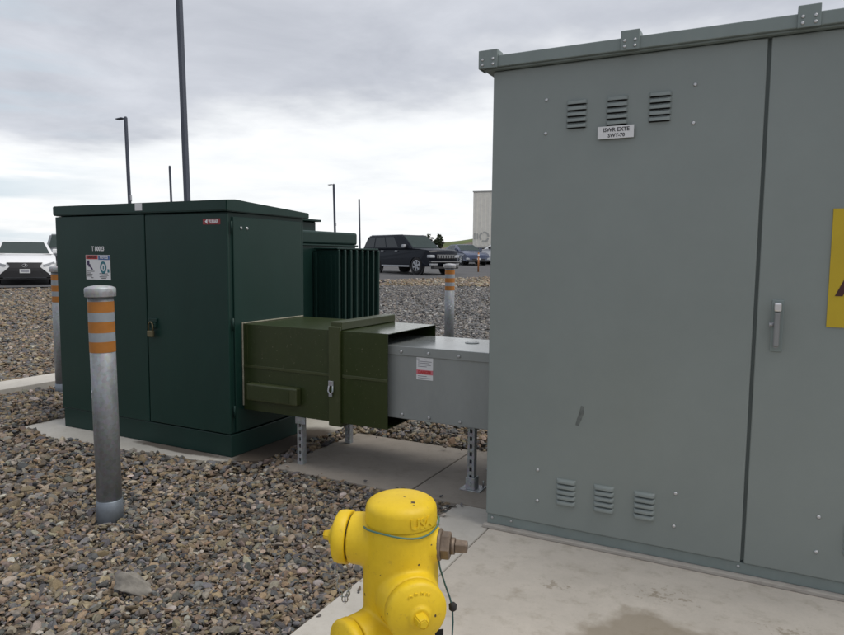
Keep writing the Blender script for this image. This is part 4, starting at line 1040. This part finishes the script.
wr_ = n.new('ShaderNodeValToRGB'); e = wr_.color_ramp.elements; e[0].position = .30; e[0].color = (.66, .675, .69, 1); e[1].position = .62; e[1].color = (.76, .765, .77, 1); l.new(n2, wr_.inputs[0])
mx = n.new('ShaderNodeMix'); mx.data_type = 'RGBA'; l.new(deck, mx.inputs['Factor']); l.new(wr_.outputs[0], mx.inputs['A']); l.new(gr.outputs[0], mx.inputs['B'])
# thin blue-grey streaks low on the left
stv = n.new('ShaderNodeCombineXYZ'); l.new(math_('MULTIPLY', sep.outputs['X'], 2.2), stv.inputs[0]); l.new(math_('MULTIPLY', sep.outputs['Y'], 2.2), stv.inputs[1]); l.new(math_('MULTIPLY', sep.outputs['Z'], 26), stv.inputs[2])
stn = n.new('ShaderNodeTexNoise'); stn.inputs['Scale'].default_value = 1.5; stn.inputs['Detail'].default_value = 5; l.new(stv.outputs[0], stn.inputs['Vector'])
left = n.new('ShaderNodeMapRange'); left.interpolation_type = 'SMOOTHSTEP'; left.inputs['From Min'].default_value = .74; left.inputs['From Max'].default_value = .90; l.new(math_('MULTIPLY', sep.outputs['X'], -1), left.inputs['Value'])
strk = n.new('ShaderNodeMapRange'); strk.interpolation_type = 'SMOOTHSTEP'; strk.inputs['From Min'].default_value = .42; strk.inputs['From Max'].default_value = .62; l.new(stn.outputs['Fac'], strk.inputs['Value'])
mx2 = n.new('ShaderNodeMix'); mx2.data_type = 'RGBA'; l.new(math_('MULTIPLY', math_('MULTIPLY', left.outputs[0], strk.outputs[0]), .8), mx2.inputs['Factor']); l.new(mx.outputs['Result'], mx2.inputs['A']); mx2.inputs['B'].default_value = (.42, .50, .56, 1)
bg2 = n.new('ShaderNodeBackground'); bg2.inputs['Strength'].default_value = 1.0; l.new(mx2.outputs['Result'], bg2.inputs['Color'])
ms = n.new('ShaderNodeMixShader'); ms.inputs[0].default_value = .94; l.new(bg1.outputs[0], ms.inputs[1]); l.new(bg2.outputs[0], ms.inputs[2])
out = n.new('ShaderNodeOutputWorld'); l.new(ms.outputs[0], out.inputs['Surface'])
sl = bpy.data.lights.new('sun', 'SUN'); sl.energy = 1.5; sl.angle = radians(40); sl.color = (1, .95, .87)
so = bpy.data.objects.new('sun', sl); COL.objects.link(so)
dv = Vector((sin(SUN_AZ)*cos(SUN_EL), cos(SUN_AZ)*cos(SUN_EL), sin(SUN_EL))); so.rotation_euler = dv.to_track_quat('Z', 'Y').to_euler()

S.view_settings.view_transform = 'Standard'; S.view_settings.look = 'None'; S.view_settings.gamma = 1; S.view_settings.exposure = .5
S.render.engine = 'CYCLES'; S.cycles.use_denoising = True; S.cycles.max_bounces = 6
